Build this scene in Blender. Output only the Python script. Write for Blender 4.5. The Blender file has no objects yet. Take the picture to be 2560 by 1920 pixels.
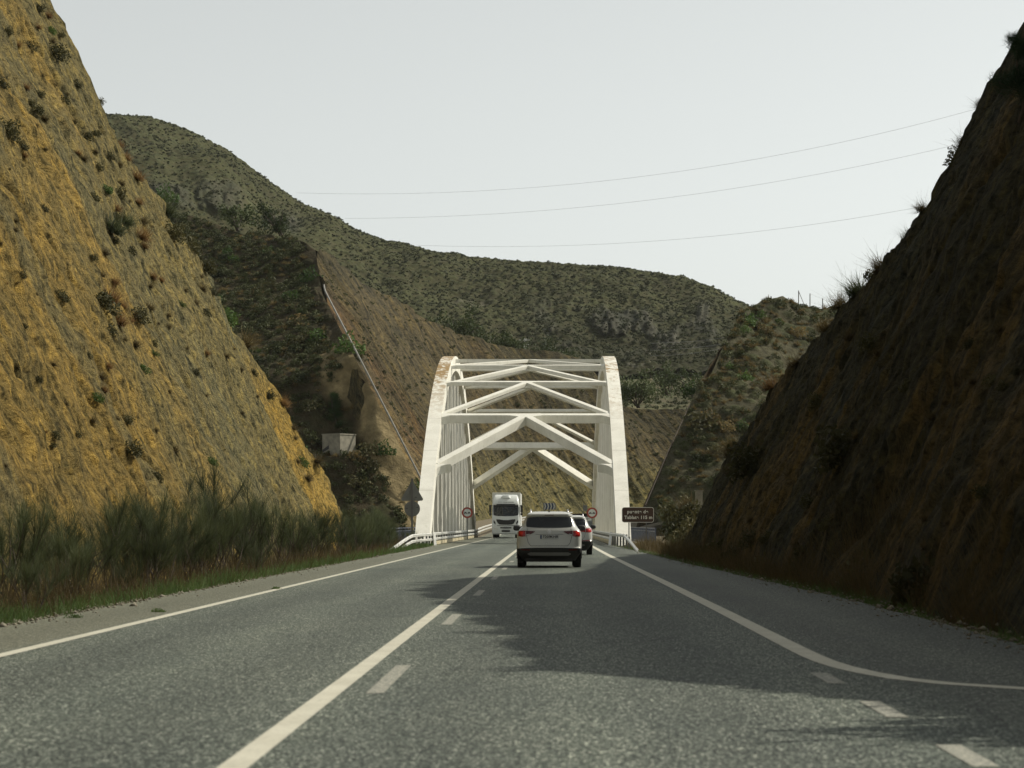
import bpy, math, random
import numpy as np
from mathutils import Vector, Matrix

R = math.radians
scene = bpy.context.scene
COL = scene.collection

# ------------------------------------------------------------------ camera, sky, sun, exposure
F = 2480.0            # focal length in pixels of a 1024 px wide picture
UX, VY, CAMZ = 551.0, 524.0, 1.25   # vanishing point of the road and eye height
cd = bpy.data.cameras.new('camera')
cam = bpy.data.objects.new('camera', cd)
COL.objects.link(cam)
cam.location = (0, 0, CAMZ)
cam.rotation_euler = (R(90), 0, 0)
cd.sensor_width = 36.0
cd.lens = 36.0 * F / 1024.0
cd.shift_x = (512.0 - UX) / 1024.0
cd.shift_y = (VY - 384.0) / 1024.0
cd.clip_start = 0.2
cd.clip_end = 9000.0
cd.dof.use_dof = True
cd.dof.focus_distance = 130.0
cd.dof.aperture_fstop = 4.5
scene.camera = cam

SUN_EL, SUN_AZ = 43.0, 65.0
world = bpy.data.worlds.new('World')
scene.world = world
world.use_nodes = True
wn = world.node_tree
bg = wn.nodes['Background']
sky = wn.nodes.new('ShaderNodeTexSky')
sky.sky_type = 'NISHITA'
sky.sun_disc = False
sky.sun_elevation = R(SUN_EL)
sky.sun_rotation = R(SUN_AZ)
sky.altitude = 500
sky.air_density = 0.9
sky.dust_density = 1.6
sky.ozone_density = 1.0
hs = wn.nodes.new('ShaderNodeHueSaturation')
hs.inputs['Saturation'].default_value = 0.14
wn.links.new(sky.outputs[0], hs.inputs['Color'])
hz = wn.nodes.new('ShaderNodeMix')
hz.data_type = 'RGBA'; hz.blend_type = 'MULTIPLY'
hz.inputs[0].default_value = 1.0
hz.inputs[7].default_value = (0.985, 1.005, 0.955, 1)
wn.links.new(hs.outputs[0], hz.inputs[6])
wn.links.new(hz.outputs[2], bg.inputs['Color'])
bg.inputs['Strength'].default_value = 0.136

sd = bpy.data.lights.new('sun', 'SUN')
sd.energy = 4.7
sd.angle = R(0.6)
sd.color = (1.0, 0.93, 0.80)
sun = bpy.data.objects.new('sun', sd)
COL.objects.link(sun)
SDIR = Vector((math.sin(R(SUN_AZ)) * math.cos(R(SUN_EL)), math.cos(R(SUN_AZ)) * math.cos(R(SUN_EL)), math.sin(R(SUN_EL))))
sun.rotation_euler = SDIR.to_track_quat('Z', 'Y').to_euler()
sun.location = (60, 40, 80)

scene.view_settings.view_transform = 'Standard'
scene.view_settings.look = 'None'
scene.view_settings.exposure = 0.0
scene.view_settings.gamma = 1.0
scene.render.engine = 'CYCLES'
scene.cycles.max_bounces = 5
scene.cycles.diffuse_bounces = 3
scene.cycles.transparent_max_bounces = 6

# ------------------------------------------------------------------ noise in numpy
def _h(ix, iy, seed):
    a = (ix.astype(np.int64) * 374761393 + iy.astype(np.int64) * 668265263 + seed * 1274126177) & 0xFFFFFFFF
    a = ((a ^ (a >> 13)) * 1274126177) & 0xFFFFFFFF
    a = ((a ^ (a >> 16)) * 2246822519) & 0xFFFFFFFF
    a = a ^ (a >> 15)
    return (a & 0xFFFFFF) / float(0xFFFFFF)

def vnoise(x, y, seed=0):
    x = np.asarray(x, float); y = np.asarray(y, float)
    ix = np.floor(x); iy = np.floor(y)
    fx = x - ix; fy = y - iy
    fx = fx * fx * fx * (fx * (fx * 6 - 15) + 10); fy = fy * fy * fy * (fy * (fy * 6 - 15) + 10)
    a = _h(ix, iy, seed); b = _h(ix + 1, iy, seed); c = _h(ix, iy + 1, seed); d = _h(ix + 1, iy + 1, seed)
    return (a * (1 - fx) + b * fx) * (1 - fy) + (c * (1 - fx) + d * fx) * fy

def fbm(x, y, octv=4, seed=0, gain=0.5):
    s = 0.0; a = 1.0; t = 0.0
    x = np.asarray(x, float); y = np.asarray(y, float)
    for k in range(octv):
        s = s + a * (vnoise(x, y, seed + 17 * k) * 2 - 1); t += a
        x = x * 2.03 + 11.3; y = y * 2.03 + 7.7; a *= gain
    return s / t

def worley(x, y, seed=0):
    ix = np.floor(x); iy = np.floor(y)
    best = np.full(x.shape, 9.0); ident = np.zeros(x.shape)
    for dx in (-1, 0, 1):
        for dy in (-1, 0, 1):
            cx = ix + dx; cy = iy + dy
            px = cx + _h(cx, cy, seed); py = cy + _h(cx, cy, seed + 5)
            d = (x - px) ** 2 + (y - py) ** 2
            m = d < best
            best = np.where(m, d, best); ident = np.where(m, _h(cx, cy, seed + 9), ident)
    return np.sqrt(best), ident

def sstep(a, b, x):
    t = np.clip((np.asarray(x, float) - a) / (b - a), 0, 1)
    return t * t * (3 - 2 * t)

def PX(u, v, Y):
    """the point at distance Y that a pixel (u, v) of the 1024 x 768 picture looks at"""
    return ((u - UX) * Y / F, Y, CAMZ + (VY - v) * Y / F)

# ------------------------------------------------------------------ objects
def tag(o, label=None, cat=None, group=None, kind=None):
    if label: o['label'] = label
    if cat: o['category'] = cat
    if group: o['group'] = group
    if kind: o['kind'] = kind
    return o

def thing(name, label, cat, loc=(0, 0, 0), rz=0.0, group=None):
    o = bpy.data.objects.new(name, None)
    COL.objects.link(o)
    o.empty_display_size = 0.2
    o.location = loc
    o.rotation_euler = (0, 0, rz)
    return tag(o, label, cat, group)

def smooth(me, ang=None):
    me.polygons.foreach_set('use_smooth', np.ones(len(me.polygons), dtype=bool))
    if ang is not None:
        me.set_sharp_from_angle(angle=R(ang))

def np_mesh(name, V, Fq, mat, parent=None, sm=False, cols=None, uv=None, ang=None):
    """one mesh object from numpy arrays; Fq is an (n,4) or (n,3) index array"""
    me = bpy.data.meshes.new(name)
    V = np.asarray(V, np.float32); Fq = np.asarray(Fq, np.int32)
    k = Fq.shape[1]
    if cols is not None:                               # terrain sheets: faces look up and towards the road
        q = V[Fq[::7]]; nn = np.cross(q[:, 1] - q[:, 0], q[:, 2] - q[:, 0]).sum(0)
        if nn[2] < 0: Fq = Fq[:, ::-1]
    me.vertices.add(len(V)); me.vertices.foreach_set('co', V.ravel())
    me.loops.add(Fq.size); me.loops.foreach_set('vertex_index', Fq.ravel())
    me.polygons.add(len(Fq))
    me.polygons.foreach_set('loop_start', np.arange(0, Fq.size, k, dtype=np.int32))
    me.update(calc_edges=True)
    if cols is not None:
        at = me.color_attributes.new('tint', 'FLOAT_COLOR', 'POINT')
        c4 = np.ones((len(V), 4), np.float32); c4[:, :3] = cols
        at.data.foreach_set('color', c4.ravel())
    if uv is not None:
        ul = me.uv_layers.new(name='UVMap')
        ul.data.foreach_set('uv', np.asarray(uv, np.float32)[Fq.ravel()].ravel())
    if sm: smooth(me, ang)
    if mat: me.materials.append(mat)
    o = bpy.data.objects.new(name, me)
    COL.objects.link(o)
    if parent: o.parent = parent
    return o

def grid_faces(n, m):
    i = np.arange(n - 1)[:, None] * m + np.arange(m - 1)[None, :]
    return np.stack([i, i + 1, i + m + 1, i + m], -1).reshape(-1, 4)

class MB:
    """collects shapes into one mesh"""
    def __init__(self): self.v = []; self.f = []
    def add(self, V, Fs):
        o = len(self.v)
        self.v += [tuple(p) for p in V]
        self.f += [tuple(i + o for i in f) for f in Fs]
        return self
    def box(self, c, s, rz=0.0, rx=0.0):
        x, y, z = [a / 2 for a in s]
        M = Matrix.Translation(c) @ Matrix.Rotation(rz, 4, 'Z') @ Matrix.Rotation(rx, 4, 'X')
        V = [M @ Vector((a * x, b * y, d * z)) for a in (-1, 1) for b in (-1, 1) for d in (-1, 1)]
        return self.add(V, [(0, 1, 3, 2), (4, 6, 7, 5), (0, 4, 5, 1), (2, 3, 7, 6), (0, 2, 6, 4), (1, 5, 7, 3)])
    def beam(self, p0, p1, n, w, d):
        """bar from p0 to p1; its top face (normal n) passes through the two points, w wide, d deep"""
        p0 = Vector(p0); p1 = Vector(p1); a = (p1 - p0).normalized(); n = Vector(n)
        n = (n - a * n.dot(a)).normalized(); s = a.cross(n)
        V = [p + s * (k * w / 2) - n * q for p in (p0, p1) for k, q in ((-1, 0), (1, 0), (1, d), (-1, d))]
        return self.add(V, [(0, 1, 2, 3), (7, 6, 5, 4), (0, 4, 5, 1), (1, 5, 6, 2), (2, 6, 7, 3), (3, 7, 4, 0)])
    def tube(self, pts, r, n=8, caps=True):
        pts = [Vector(p) for p in pts]
        rs = r if isinstance(r, (list, tuple)) else [r] * len(pts)
        V = []; up = None
        for i, p in enumerate(pts):
            t = (pts[min(i + 1, len(pts) - 1)] - pts[max(i - 1, 0)]).normalized()
            if up is None:
                up = t.orthogonal().normalized()
            up = (up - t * up.dot(t))
            up = up.normalized() if up.length > 1e-5 else t.orthogonal().normalized()
            b = t.cross(up)
            for k in range(n):
                a = 2 * math.pi * k / n
                V.append(p + (up * math.cos(a) + b * math.sin(a)) * rs[i])
        Fs = []
        for i in range(len(pts) - 1):
            for k in range(n):
                q = (k + 1) % n
                Fs.append((i * n + k, i * n + q, (i + 1) * n + q, (i + 1) * n + k))
        if caps:
            Fs.append(tuple(range(n - 1, -1, -1))); Fs.append(tuple((len(pts) - 1) * n + k for k in range(n)))
        return self.add(V, Fs)
    def prism(self, poly, origin, ax, ay, an, d):
        """polygon (2D) in the plane origin + x*ax + y*ay, extruded by d along an"""
        O = Vector(origin); ax = Vector(ax); ay = Vector(ay); an = Vector(an)
        n = len(poly)
        A = [O + ax * x + ay * y for x, y in poly]
        B = [p + an * d for p in A]
        Fs = [tuple(range(n)), tuple(range(2 * n - 1, n - 1, -1))]
        for k in range(n):
            q = (k + 1) % n
            Fs.append((k, n + k, n + q, q))
        return self.add(A + B, Fs)
    def rings(self, rings, cap=True):
        n = len(rings[0]); V = [p for r in rings for p in r]; Fs = []
        for i in range(len(rings) - 1):
            for k in range(n):
                q = (k + 1) % n
                Fs.append((i * n + k, i * n + q, (i + 1) * n + q, (i + 1) * n + k))
        if cap:
            Fs.append(tuple(range(n - 1, -1, -1))); Fs.append(tuple((len(rings) - 1) * n + k for k in range(n)))
        return self.add(V, Fs)
    def build(self, name, mat, parent=None, sm=None, bevel=None, loc=None):
        me = bpy.data.meshes.new(name)
        me.from_pydata([tuple(p) for p in self.v], [], self.f)
        me.validate()
        import bmesh
        bm = bmesh.new(); bm.from_mesh(me); bmesh.ops.recalc_face_normals(bm, faces=bm.faces)
        if bevel:
            bmesh.ops.bevel(bm, geom=[e for e in bm.edges if e.calc_face_angle(0) > 0.6], offset=bevel, segments=2, affect='EDGES', clamp_overlap=True)
        bm.to_mesh(me); bm.free()
        if sm is not None: smooth(me, sm)
        if mat: me.materials.append(mat)
        o = bpy.data.objects.new(name, me)
        COL.objects.link(o)
        if parent: o.parent = parent
        if loc: o.location = loc
        return o

def copy_tree(o, parent=None):
    c = o.copy(); COL.objects.link(c)
    if parent: c.parent = parent
    for ch in KIDS.get(o.name, []):
        copy_tree(ch, c)
    return c
KIDS = {}

def text_mesh(name, body, size, mat, parent, loc, rot=(R(90), 0, 0), depth=0.004, space=1.0, bold=0.0, align='CENTER'):
    cu = bpy.data.curves.new(name, 'FONT')
    cu.body = body; cu.size = size; cu.align_x = align; cu.align_y = 'CENTER'
    cu.extrude = depth; cu.space_character = space; cu.offset = bold
    tmp = bpy.data.objects.new(name, cu)
    COL.objects.link(tmp)
    dg = bpy.context.evaluated_depsgraph_get(); dg.update()
    me = bpy.data.meshes.new_from_object(tmp.evaluated_get(dg))
    COL.objects.unlink(tmp); bpy.data.objects.remove(tmp)
    me.materials.clear(); me.materials.append(mat)
    o = bpy.data.objects.new(name, me)
    COL.objects.link(o); o.parent = parent; o.location = loc; o.rotation_euler = rot
    return o

# ------------------------------------------------------------------ materials
class NT:
    def __init__(self, name):
        self.m = bpy.data.materials.new(name); self.m.use_nodes = True
        self.t = self.m.node_tree; self.b = self.t.nodes['Principled BSDF']
    def n(self, typ, **kw):
        x = self.t.nodes.new(typ)
        for k, v in kw.items():
            if k.startswith('i_'):
                x.inputs[k[2:].replace('_', ' ')].default_value = v
            else: setattr(x, k, v)
        return x
    def l(self, a, b): self.t.links.new(a, b)
    def coords(self, kind='Object', scale=(1, 1, 1)):
        c = self.n('ShaderNodeTexCoord'); mp = self.n('ShaderNodeMapping')
        mp.inputs['Scale'].default_value = scale
        self.l(c.outputs[kind], mp.inputs['Vector']); return mp.outputs[0]
    def noise(self, vec, scale, detail=4, rough=0.55):
        x = self.n('ShaderNodeTexNoise'); x.inputs['Scale'].default_value = scale
        x.inputs['Detail'].default_value = detail; x.inputs['Roughness'].default_value = rough
        if vec is not None: self.l(vec, x.inputs['Vector'])
        return x.outputs['Fac']
    def ramp(self, fac, stops):
        x = self.n('ShaderNodeValToRGB'); e = x.color_ramp.elements
        while len(e) > 1: e.remove(e[0])
        e[0].position = stops[0][0]; e[0].color = (*stops[0][1], 1)
        for p, c in stops[1:]:
            k = e.new(p); k.color = (*c, 1)
        self.l(fac, x.inputs[0]); return x.outputs['Color']
    def mix(self, a, b, fac, mode='MIX'):
        x = self.n('ShaderNodeMix'); x.data_type = 'RGBA'; x.blend_type = mode
        for s, v in ((6, a), (7, b), (0, fac)):
            if hasattr(v, 'node'): self.l(v, x.inputs[s])
            elif s == 0: x.inputs[0].default_value = v
            else: x.inputs[s].default_value = (*v, 1)
        return x.outputs[2]
    def maprange(self, v, a, b, c=0.0, d=1.0):
        x = self.n('ShaderNodeMapRange'); x.inputs[1].default_value = a; x.inputs[2].default_value = b
        x.inputs[3].default_value = c; x.inputs[4].default_value = d
        self.l(v, x.inputs[0]); return x.outputs[0]
    def bump(self, h, dist, strength=1.0):
        x = self.n('ShaderNodeBump'); x.inputs['Distance'].default_value = dist; x.inputs['Strength'].default_value = strength
        self.l(h, x.inputs['Height']); self.l(x.outputs[0], self.b.inputs['Normal'])
    def base(self, c):
        if hasattr(c, 'node'): self.l(c, self.b.inputs['Base Color'])
        else: self.b.inputs['Base Color'].default_value = (*c, 1)
    def set(self, **k):
        for a, v in k.items(): self.b.inputs[a.replace('_', ' ')].default_value = v
        return self

def mat_plain(name, c, rough=0.6, metal=0.0, var=0.12, scale=3.0, spec=0.5):
    t = NT(name); v = t.noise(t.coords('Object'), scale, 5)
    lo = tuple(x * (1 - var) for x in c); hi = tuple(min(1, x * (1 + var)) for x in c)
    t.base(t.ramp(v, [(0.3, lo), (0.7, hi)])); t.set(Roughness=rough, Metallic=metal)
    t.b.inputs['Specular IOR Level'].default_value = spec
    return t.m

def mat_leaf(name, cols, rough=0.7, trans=0.25, scale=1.3):
    """foliage: colour varies from clump to clump and from plant to plant"""
    t = NT(name)
    v = t.noise(t.coords('Object'), scale, 3)
    oi = t.n('ShaderNodeObjectInfo')
    m = t.n('ShaderNodeMath', operation='MULTIPLY_ADD'); t.l(oi.outputs['Random'], m.inputs[0]); m.inputs[1].default_value = 0.5
    t.l(v, m.inputs[2])
    s = t.n('ShaderNodeMath', operation='SUBTRACT'); t.l(m.outputs[0], s.inputs[0]); s.inputs[1].default_value = 0.25
    n = len(cols)
    t.base(t.ramp(s.outputs[0], [(0.3 + 0.4 * i / (n - 1), c) for i, c in enumerate(cols)]))
    t.set(Roughness=rough); t.b.inputs['Specular IOR Level'].default_value = 0.2
    if trans:
        o = t.t.nodes['Material Output']; tr = t.n('ShaderNodeBsdfTranslucent'); mx = t.n('ShaderNodeMixShader')
        mx.inputs[0].default_value = trans
        tr.inputs['Color'].default_value = (*[min(1, x * 1.5) for x in cols[-1]], 1)
        t.l(t.b.outputs[0], mx.inputs[1]); t.l(tr.outputs[0], mx.inputs[2]); t.l(mx.outputs[0], o.inputs[0])
    return t.m

def mat_cliff(name, stretch=(2.7, 1.1, 1), fine=1.0, bump=0.45, speck=(0.38, 1.55)):
    t = NT(name)
    at = t.n('ShaderNodeAttribute', attribute_name='tint')
    uv = t.coords('UV', stretch); uv2 = t.coords('UV', (0.8, 1.3, 1))
    a = t.noise(uv, 1.0, 7, 0.72); b = t.noise(uv2, 4.2 * fine, 6, 0.75)
    s0, s1 = speck
    va = t.ramp(a, [(0.40, (s0 * .95, s0 * 1.05, s0 * 1.15)), (0.465, (0.86, 0.90, 0.98)), (0.52, (1.0, 1.0, 1.0)), (0.60, (s1, s1 * 0.95, s1 * 0.78))])  # dark stops put the shade of small pits into the colour, bright ones gold mottling
    vb = t.ramp(b, [(0.36, (speck[0] * 0.8,) * 3), (0.47, (1, 1, 1)), (0.64, (speck[1] * 0.95,) * 3)])
    c = t.mix(at.outputs['Color'], va, 1.0, 'MULTIPLY'); c = t.mix(c, vb, 0.9, 'MULTIPLY')
    t.base(c); t.set(Roughness=0.95); t.b.inputs['Specular IOR Level'].default_value = 0.1
    h = t.n('ShaderNodeMath', operation='MULTIPLY_ADD'); t.l(a, h.inputs[0]); h.inputs[1].default_value = 1.0
    t.l(b, h.inputs[2])
    t.bump(h.outputs[0], bump)
    return t.m

def mat_paint_white(name, rust=False):
    t = NT(name); oc = t.coords('Object', (1, 1, 1))
    v = t.noise(oc, 0.9, 5, 0.6)
    c = t.ramp(v, [(0.3, (0.64, 0.625, 0.545)), (0.6, (0.76, 0.745, 0.66))])
    st = t.noise(t.coords('Object', (6, 6, 0.5)), 1.0, 5, 0.6)
    c = t.mix(c, (0.50, 0.50, 0.38), t.maprange(st, 0.54, 0.78, 0, 0.6))
    if rust:
        g = t.n('ShaderNodeNewGeometry'); sp = t.n('ShaderNodeSeparateXYZ'); t.l(g.outputs['Position'], sp.inputs[0])
        up = t.n('ShaderNodeSeparateXYZ'); t.l(g.outputs['Normal'], up.inputs[0])
        top = t.maprange(up.outputs[2], 0.55, 0.7)
        rn = t.noise(t.coords('Object', (1.6, 1.0, 1.0)), 1.5, 7, 0.72)
        cl = t.noise(t.coords('Object', (0.15, 1.0, 0.2)), 0.22, 2, 0.5)
        yl = t.maprange(sp.outputs[1], 160, 172)
        yh = t.maprange(sp.outputs[1], 196, 186)
        xm = t.maprange(sp.outputs[0], -2, 2, 0.0, 0.085)
        s = t.n('ShaderNodeMath', operation='SUBTRACT'); t.l(rn, s.inputs[0]); t.l(xm, s.inputs[1])
        cm = t.n('ShaderNodeMath', operation='MULTIPLY_ADD'); t.l(cl, cm.inputs[0]); cm.inputs[1].default_value = 0.35; t.l(s.outputs[0], cm.inputs[2])
        k = t.maprange(cm.outputs[0], 0.60, 0.70)
        for q in (top, yl, yh):
            mm = t.n('ShaderNodeMath', operation='MULTIPLY'); t.l(k, mm.inputs[0]); t.l(q, mm.inputs[1]); k = mm.outputs[0]
        c = t.mix(c, (0.27, 0.165, 0.045), k)
        # transverse weld seams
        w = t.n('ShaderNodeMath', operation='PINGPONG'); t.l(sp.outputs[1], w.inputs[0]); w.inputs[1].default_value = 2.6
        seam = t.maprange(w.outputs[0], 0.0, 0.07, 0.45, 0.0)
        c = t.mix(c, (0.30, 0.28, 0.22), seam)
    t.base(c); t.set(Roughness=0.55)
    return t.m

def mat_car(name, c, rough=0.25):
    t = NT(name); v = t.noise(t.coords('Object'), 2.0, 3)
    t.base(t.ramp(v, [(0.3, tuple(x * 0.94 for x in c)), (0.7, c)])); t.set(Roughness=rough)
    t.b.inputs['Coat Weight'].default_value = 0.6; t.b.inputs['Coat Roughness'].default_value = 0.05
    return t.m

def mat_glass(name):
    t = NT(name); v = t.noise(t.coords('Object'), 1.5, 3)
    t.base(t.ramp(v, [(0.3, (0.006, 0.008, 0.009)), (0.7, (0.016, 0.02, 0.02))])); t.set(Roughness=0.06)
    return t.m

def mat_lamp(name, c, e=0.0):
    t = NT(name); v = t.noise(t.coords('Object'), 14.0, 2)
    t.base(t.ramp(v, [(0.3, tuple(x * 0.6 for x in c)), (0.7, c)])); t.set(Roughness=0.15)
    if e:
        t.b.inputs['Emission Color'].default_value = (*c, 1); t.b.inputs['Emission Strength'].default_value = e
    return t.m

def mat_asphalt(name):
    t = NT(name)
    g = t.n('ShaderNodeNewGeometry'); sp = t.n('ShaderNodeSeparateXYZ'); t.l(g.outputs['Position'], sp.inputs[0])
    oc = t.coords('Object', (1, 0.28, 1))
    vo = t.n('ShaderNodeTexVoronoi'); vo.inputs['Scale'].default_value = 84.0; t.l(oc, vo.inputs['Vector'])
    vs = t.n('ShaderNodeSeparateColor'); t.l(vo.outputs['Color'], vs.inputs[0])
    fine = t.noise(oc, 26.0, 6, 0.75); big = t.noise(t.coords('Object', (1, 0.22, 1)), 0.55, 5, 0.6)
    c = t.ramp(vs.outputs[0], [(0.0, (0.020, 0.026, 0.022)), (0.45, (0.062, 0.074, 0.064)), (0.78, (0.122, 0.139, 0.120)), (0.93, (0.21, 0.23, 0.20)), (1.0, (0.36, 0.38, 0.33))])
    c2 = t.ramp(fine, [(0.38, (0.45, 0.46, 0.46)), (0.5, (1, 1, 1)), (0.64, (1.6, 1.6, 1.55))])
    c = t.mix(c, c2, 0.85, 'MULTIPLY')
    bb = t.ramp(big, [(0.3, (0.74, 0.76, 0.76)), (0.7, (1.25, 1.22, 1.15))])
    c = t.mix(c, bb, 0.8, 'MULTIPLY')
    # worn pale shoulder outside the left edge line, dusty towards the gravel
    wob = t.n('ShaderNodeMath', operation='MULTIPLY_ADD'); t.l(big, wob.inputs[0]); wob.inputs[1].default_value = 0.5; t.l(sp.outputs[0], wob.inputs[2])
    sh = t.maprange(wob.outputs[0], -4.95, -5.25, 0.0, 0.6)
    c = t.mix(c, t.mix((0.165, 0.162, 0.115), c2, 0.9, 'MULTIPLY'), sh)
    rs = t.maprange(wob.outputs[0], 2.9, 3.3, 0.0, 0.3)
    c = t.mix(c, t.mix((0.09, 0.09, 0.078), c2, 0.9, 'MULTIPLY'), rs)
    # wheel tracks polished paler, oil-darkened lane middles, a few cracks
    tr = t.n('ShaderNodeMath', operation='PINGPONG'); sh2 = t.n('ShaderNodeMath', operation='ADD'); t.l(sp.outputs[0], sh2.inputs[0]); sh2.inputs[1].default_value = 20.13
    t.l(sh2.outputs[0], tr.inputs[0]); tr.inputs[1].default_value = 0.885
    c = t.mix(c, t.ramp(tr.outputs[0], [(0.0, (0.84, 0.84, 0.84)), (0.45, (0.97, 0.97, 0.97)), (0.80, (1.16, 1.16, 1.14))]), 0.8, 'MULTIPLY')
    cv = t.n('ShaderNodeTexVoronoi'); cv.feature = 'DISTANCE_TO_EDGE'; cv.inputs['Scale'].default_value = 0.28
    wv = t.n('ShaderNodeMix'); wv.data_type = 'RGBA'; wv.blend_type = 'LINEAR_LIGHT'; wv.inputs[0].default_value = 0.35
    nw = t.n('ShaderNodeTexNoise'); nw.inputs['Scale'].default_value = 1.4; nw.inputs['Detail'].default_value = 5
    ow = t.coords('Object', (1, 0.45, 1)); t.l(ow, nw.inputs['Vector']); t.l(ow, wv.inputs[6]); t.l(nw.outputs['Color'], wv.inputs[7]); t.l(wv.outputs[2], cv.inputs['Vector'])
    ck = t.maprange(cv.outputs['Distance'], 0.0, 0.0055, 0.55, 0.0)
    gate = t.maprange(t.noise(t.coords('Object', (1, 0.4, 1)), 0.16, 2), 0.50, 0.58)
    ckm = t.n('ShaderNodeMath', operation='MULTIPLY'); t.l(ck, ckm.inputs[0]); t.l(gate, ckm.inputs[1])
    c = t.mix(c, (0.02, 0.02, 0.018), ckm.outputs[0])
    t.base(c); t.set(Roughness=0.7); t.b.inputs['Specular IOR Level'].default_value = 0.12
    h = t.n('ShaderNodeMath', operation='ADD'); t.l(vs.outputs[0], h.inputs[0]); t.l(fine, h.inputs[1])
    t.bump(h.outputs[0], 0.006, 0.8)
    return t.m

def mat_marking(name):
    t = NT(name); oc = t.coords('Object')
    n = t.noise(oc, 26.0, 6, 0.75); b = t.noise(oc, 1.3, 3)
    c = t.ramp(b, [(0.3, (0.44, 0.425, 0.34)), (0.7, (0.54, 0.525, 0.43))])
    c = t.mix(c, (0.16, 0.16, 0.14), t.maprange(n, 0.54, 0.66, 0, 0.8))
    t.base(c); t.set(Roughness=0.75); t.bump(n, 0.004)
    return t.m

def mat_faded(name):
    t = NT(name); oc = t.coords('Object')
    n = t.noise(oc, 30.0, 6, 0.75)
    t.base(t.ramp(n, [(0.43, (0.38, 0.37, 0.30)), (0.57, (0.11, 0.12, 0.104))])); t.set(Roughness=0.75); t.bump(n, 0.004)
    return t.m

def mat_ground(name):
    t = NT(name); oc = t.coords('Object')
    a = t.noise(oc, 0.7, 6, 0.65); b = t.noise(oc, 18.0, 5, 0.7)
    c = t.ramp(a, [(0.3, (0.085, 0.07, 0.045)), (0.5, (0.14, 0.115, 0.07)), (0.7, (0.20, 0.165, 0.10))])
    c = t.mix(c, t.ramp(b, [(0.3, (0.5, 0.5, 0.5)), (0.7, (1.4, 1.4, 1.4))]), 0.9, 'MULTIPLY')
    t.base(c); t.set(Roughness=0.95); t.bump(b, 0.03)
    return t.m

def mat_tint(name, scale=1.2, lo=0.6, hi=1.4, bump=0.25):
    t = NT(name); at = t.n('ShaderNodeAttribute', attribute_name='tint'); oc = t.coords('Object')
    a = t.noise(oc, scale, 6, 0.7)
    c = t.mix(at.outputs['Color'], t.ramp(a, [(0.3, (lo,) * 3), (0.7, (hi,) * 3)]), 1.0, 'MULTIPLY')
    t.base(c); t.set(Roughness=0.95); t.b.inputs['Specular IOR Level'].default_value = 0.1; t.bump(a, bump)
    return t.m

M = {}
M['asphalt'] = mat_asphalt('asphalt'); M['marking'] = mat_marking('road paint'); M['faded'] = mat_faded('worn road paint')
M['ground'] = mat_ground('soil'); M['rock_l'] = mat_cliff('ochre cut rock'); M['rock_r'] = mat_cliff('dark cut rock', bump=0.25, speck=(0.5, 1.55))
M['rock_far'] = mat_cliff('far cut rock', stretch=(1.3, 0.22, 1), fine=0.35, bump=0.5)
M['scrub'] = mat_tint('scrub soil', 0.9, 0.6, 1.4, 0.4); M['hill'] = mat_tint('hillside', 0.35, 0.75, 1.25, 0.4)
M['white'] = mat_paint_white('white steel paint'); M['rib'] = mat_paint_white('rusting white steel paint', True)
M['concrete'] = mat_plain('concrete', (0.22, 0.205, 0.155), 0.85, var=0.3, scale=1.6)
M['kerb'] = mat_plain('kerb concrete', (0.42, 0.37, 0.24), 0.9, var=0.3)
M['steel'] = mat_plain('galvanised steel', (0.62, 0.62, 0.58), 0.45, 0.25, var=0.15)
M['steel_dk'] = mat_plain('dull steel', (0.16, 0.165, 0.16), 0.6, 0.3)
M['signback'] = mat_plain('sign back', (0.20, 0.20, 0.175), 0.6, 0.2, var=0.15)
M['post'] = mat_plain('sign post', (0.15, 0.145, 0.13), 0.6, 0.3)
M['rail_blue'] = mat_plain('blue grey railing', (0.085, 0.10, 0.14), 0.5)
M['red'] = mat_plain('sign red', (0.33, 0.05, 0.03), 0.5, var=0.1)
M['signwhite'] = mat_plain('sign white', (0.62, 0.66, 0.62), 0.5, var=0.05)
M['black'] = mat_plain('black print', (0.02, 0.02, 0.02), 0.6)
M['brown'] = mat_plain('brown sign', (0.055, 0.026, 0.013), 0.5, var=0.08)
M['cream'] = mat_plain('cream letters', (0.70, 0.69, 0.60), 0.5, var=0.05)
M['blue'] = mat_plain('sign blue', (0.03, 0.055, 0.14), 0.5, var=0.1)
M['pipe'] = mat_plain('pale drain pipe', (0.22, 0.212, 0.185), 0.8, var=0.2)
M['cable'] = mat_plain('cable', (0.25, 0.25, 0.25), 0.6)
M['wood'] = mat_plain('weathered post', (0.10, 0.09, 0.08), 0.9)
M['car_white'] = mat_car('white car paint', (0.50, 0.51, 0.475)); M['truck_white'] = mat_car('white truck paint', (0.62, 0.65, 0.63), 0.35)
M['trailer'] = mat_plain('trailer skin', (0.55, 0.56, 0.53), 0.5, var=0.1)
M['trim'] = mat_plain('black trim', (0.018, 0.018, 0.018), 0.6); M['tyre'] = mat_plain('tyre rubber', (0.014, 0.014, 0.014), 0.85)
M['skid'] = mat_plain('grey skid plate', (0.20, 0.20, 0.20), 0.5); M['chrome'] = mat_plain('chrome', (0.55, 0.55, 0.55), 0.2, 0.9, var=0.05)
M['rim'] = mat_plain('wheel rim', (0.35, 0.35, 0.36), 0.35, 0.8)
M['glass'] = mat_glass('dark glass'); M['tail'] = mat_lamp('tail lamp', (0.36, 0.012, 0.010)); M['tail_on'] = mat_lamp('brake lamp', (0.55, 0.02, 0.012), 0.10)
M['headlamp'] = mat_lamp('headlamp', (0.75, 0.75, 0.70)); M['reflector'] = mat_lamp('reflector', (0.12, 0.008, 0.008))
M['tail_dk'] = mat_lamp('dark lamp lens', (0.10, 0.008, 0.008))
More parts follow.
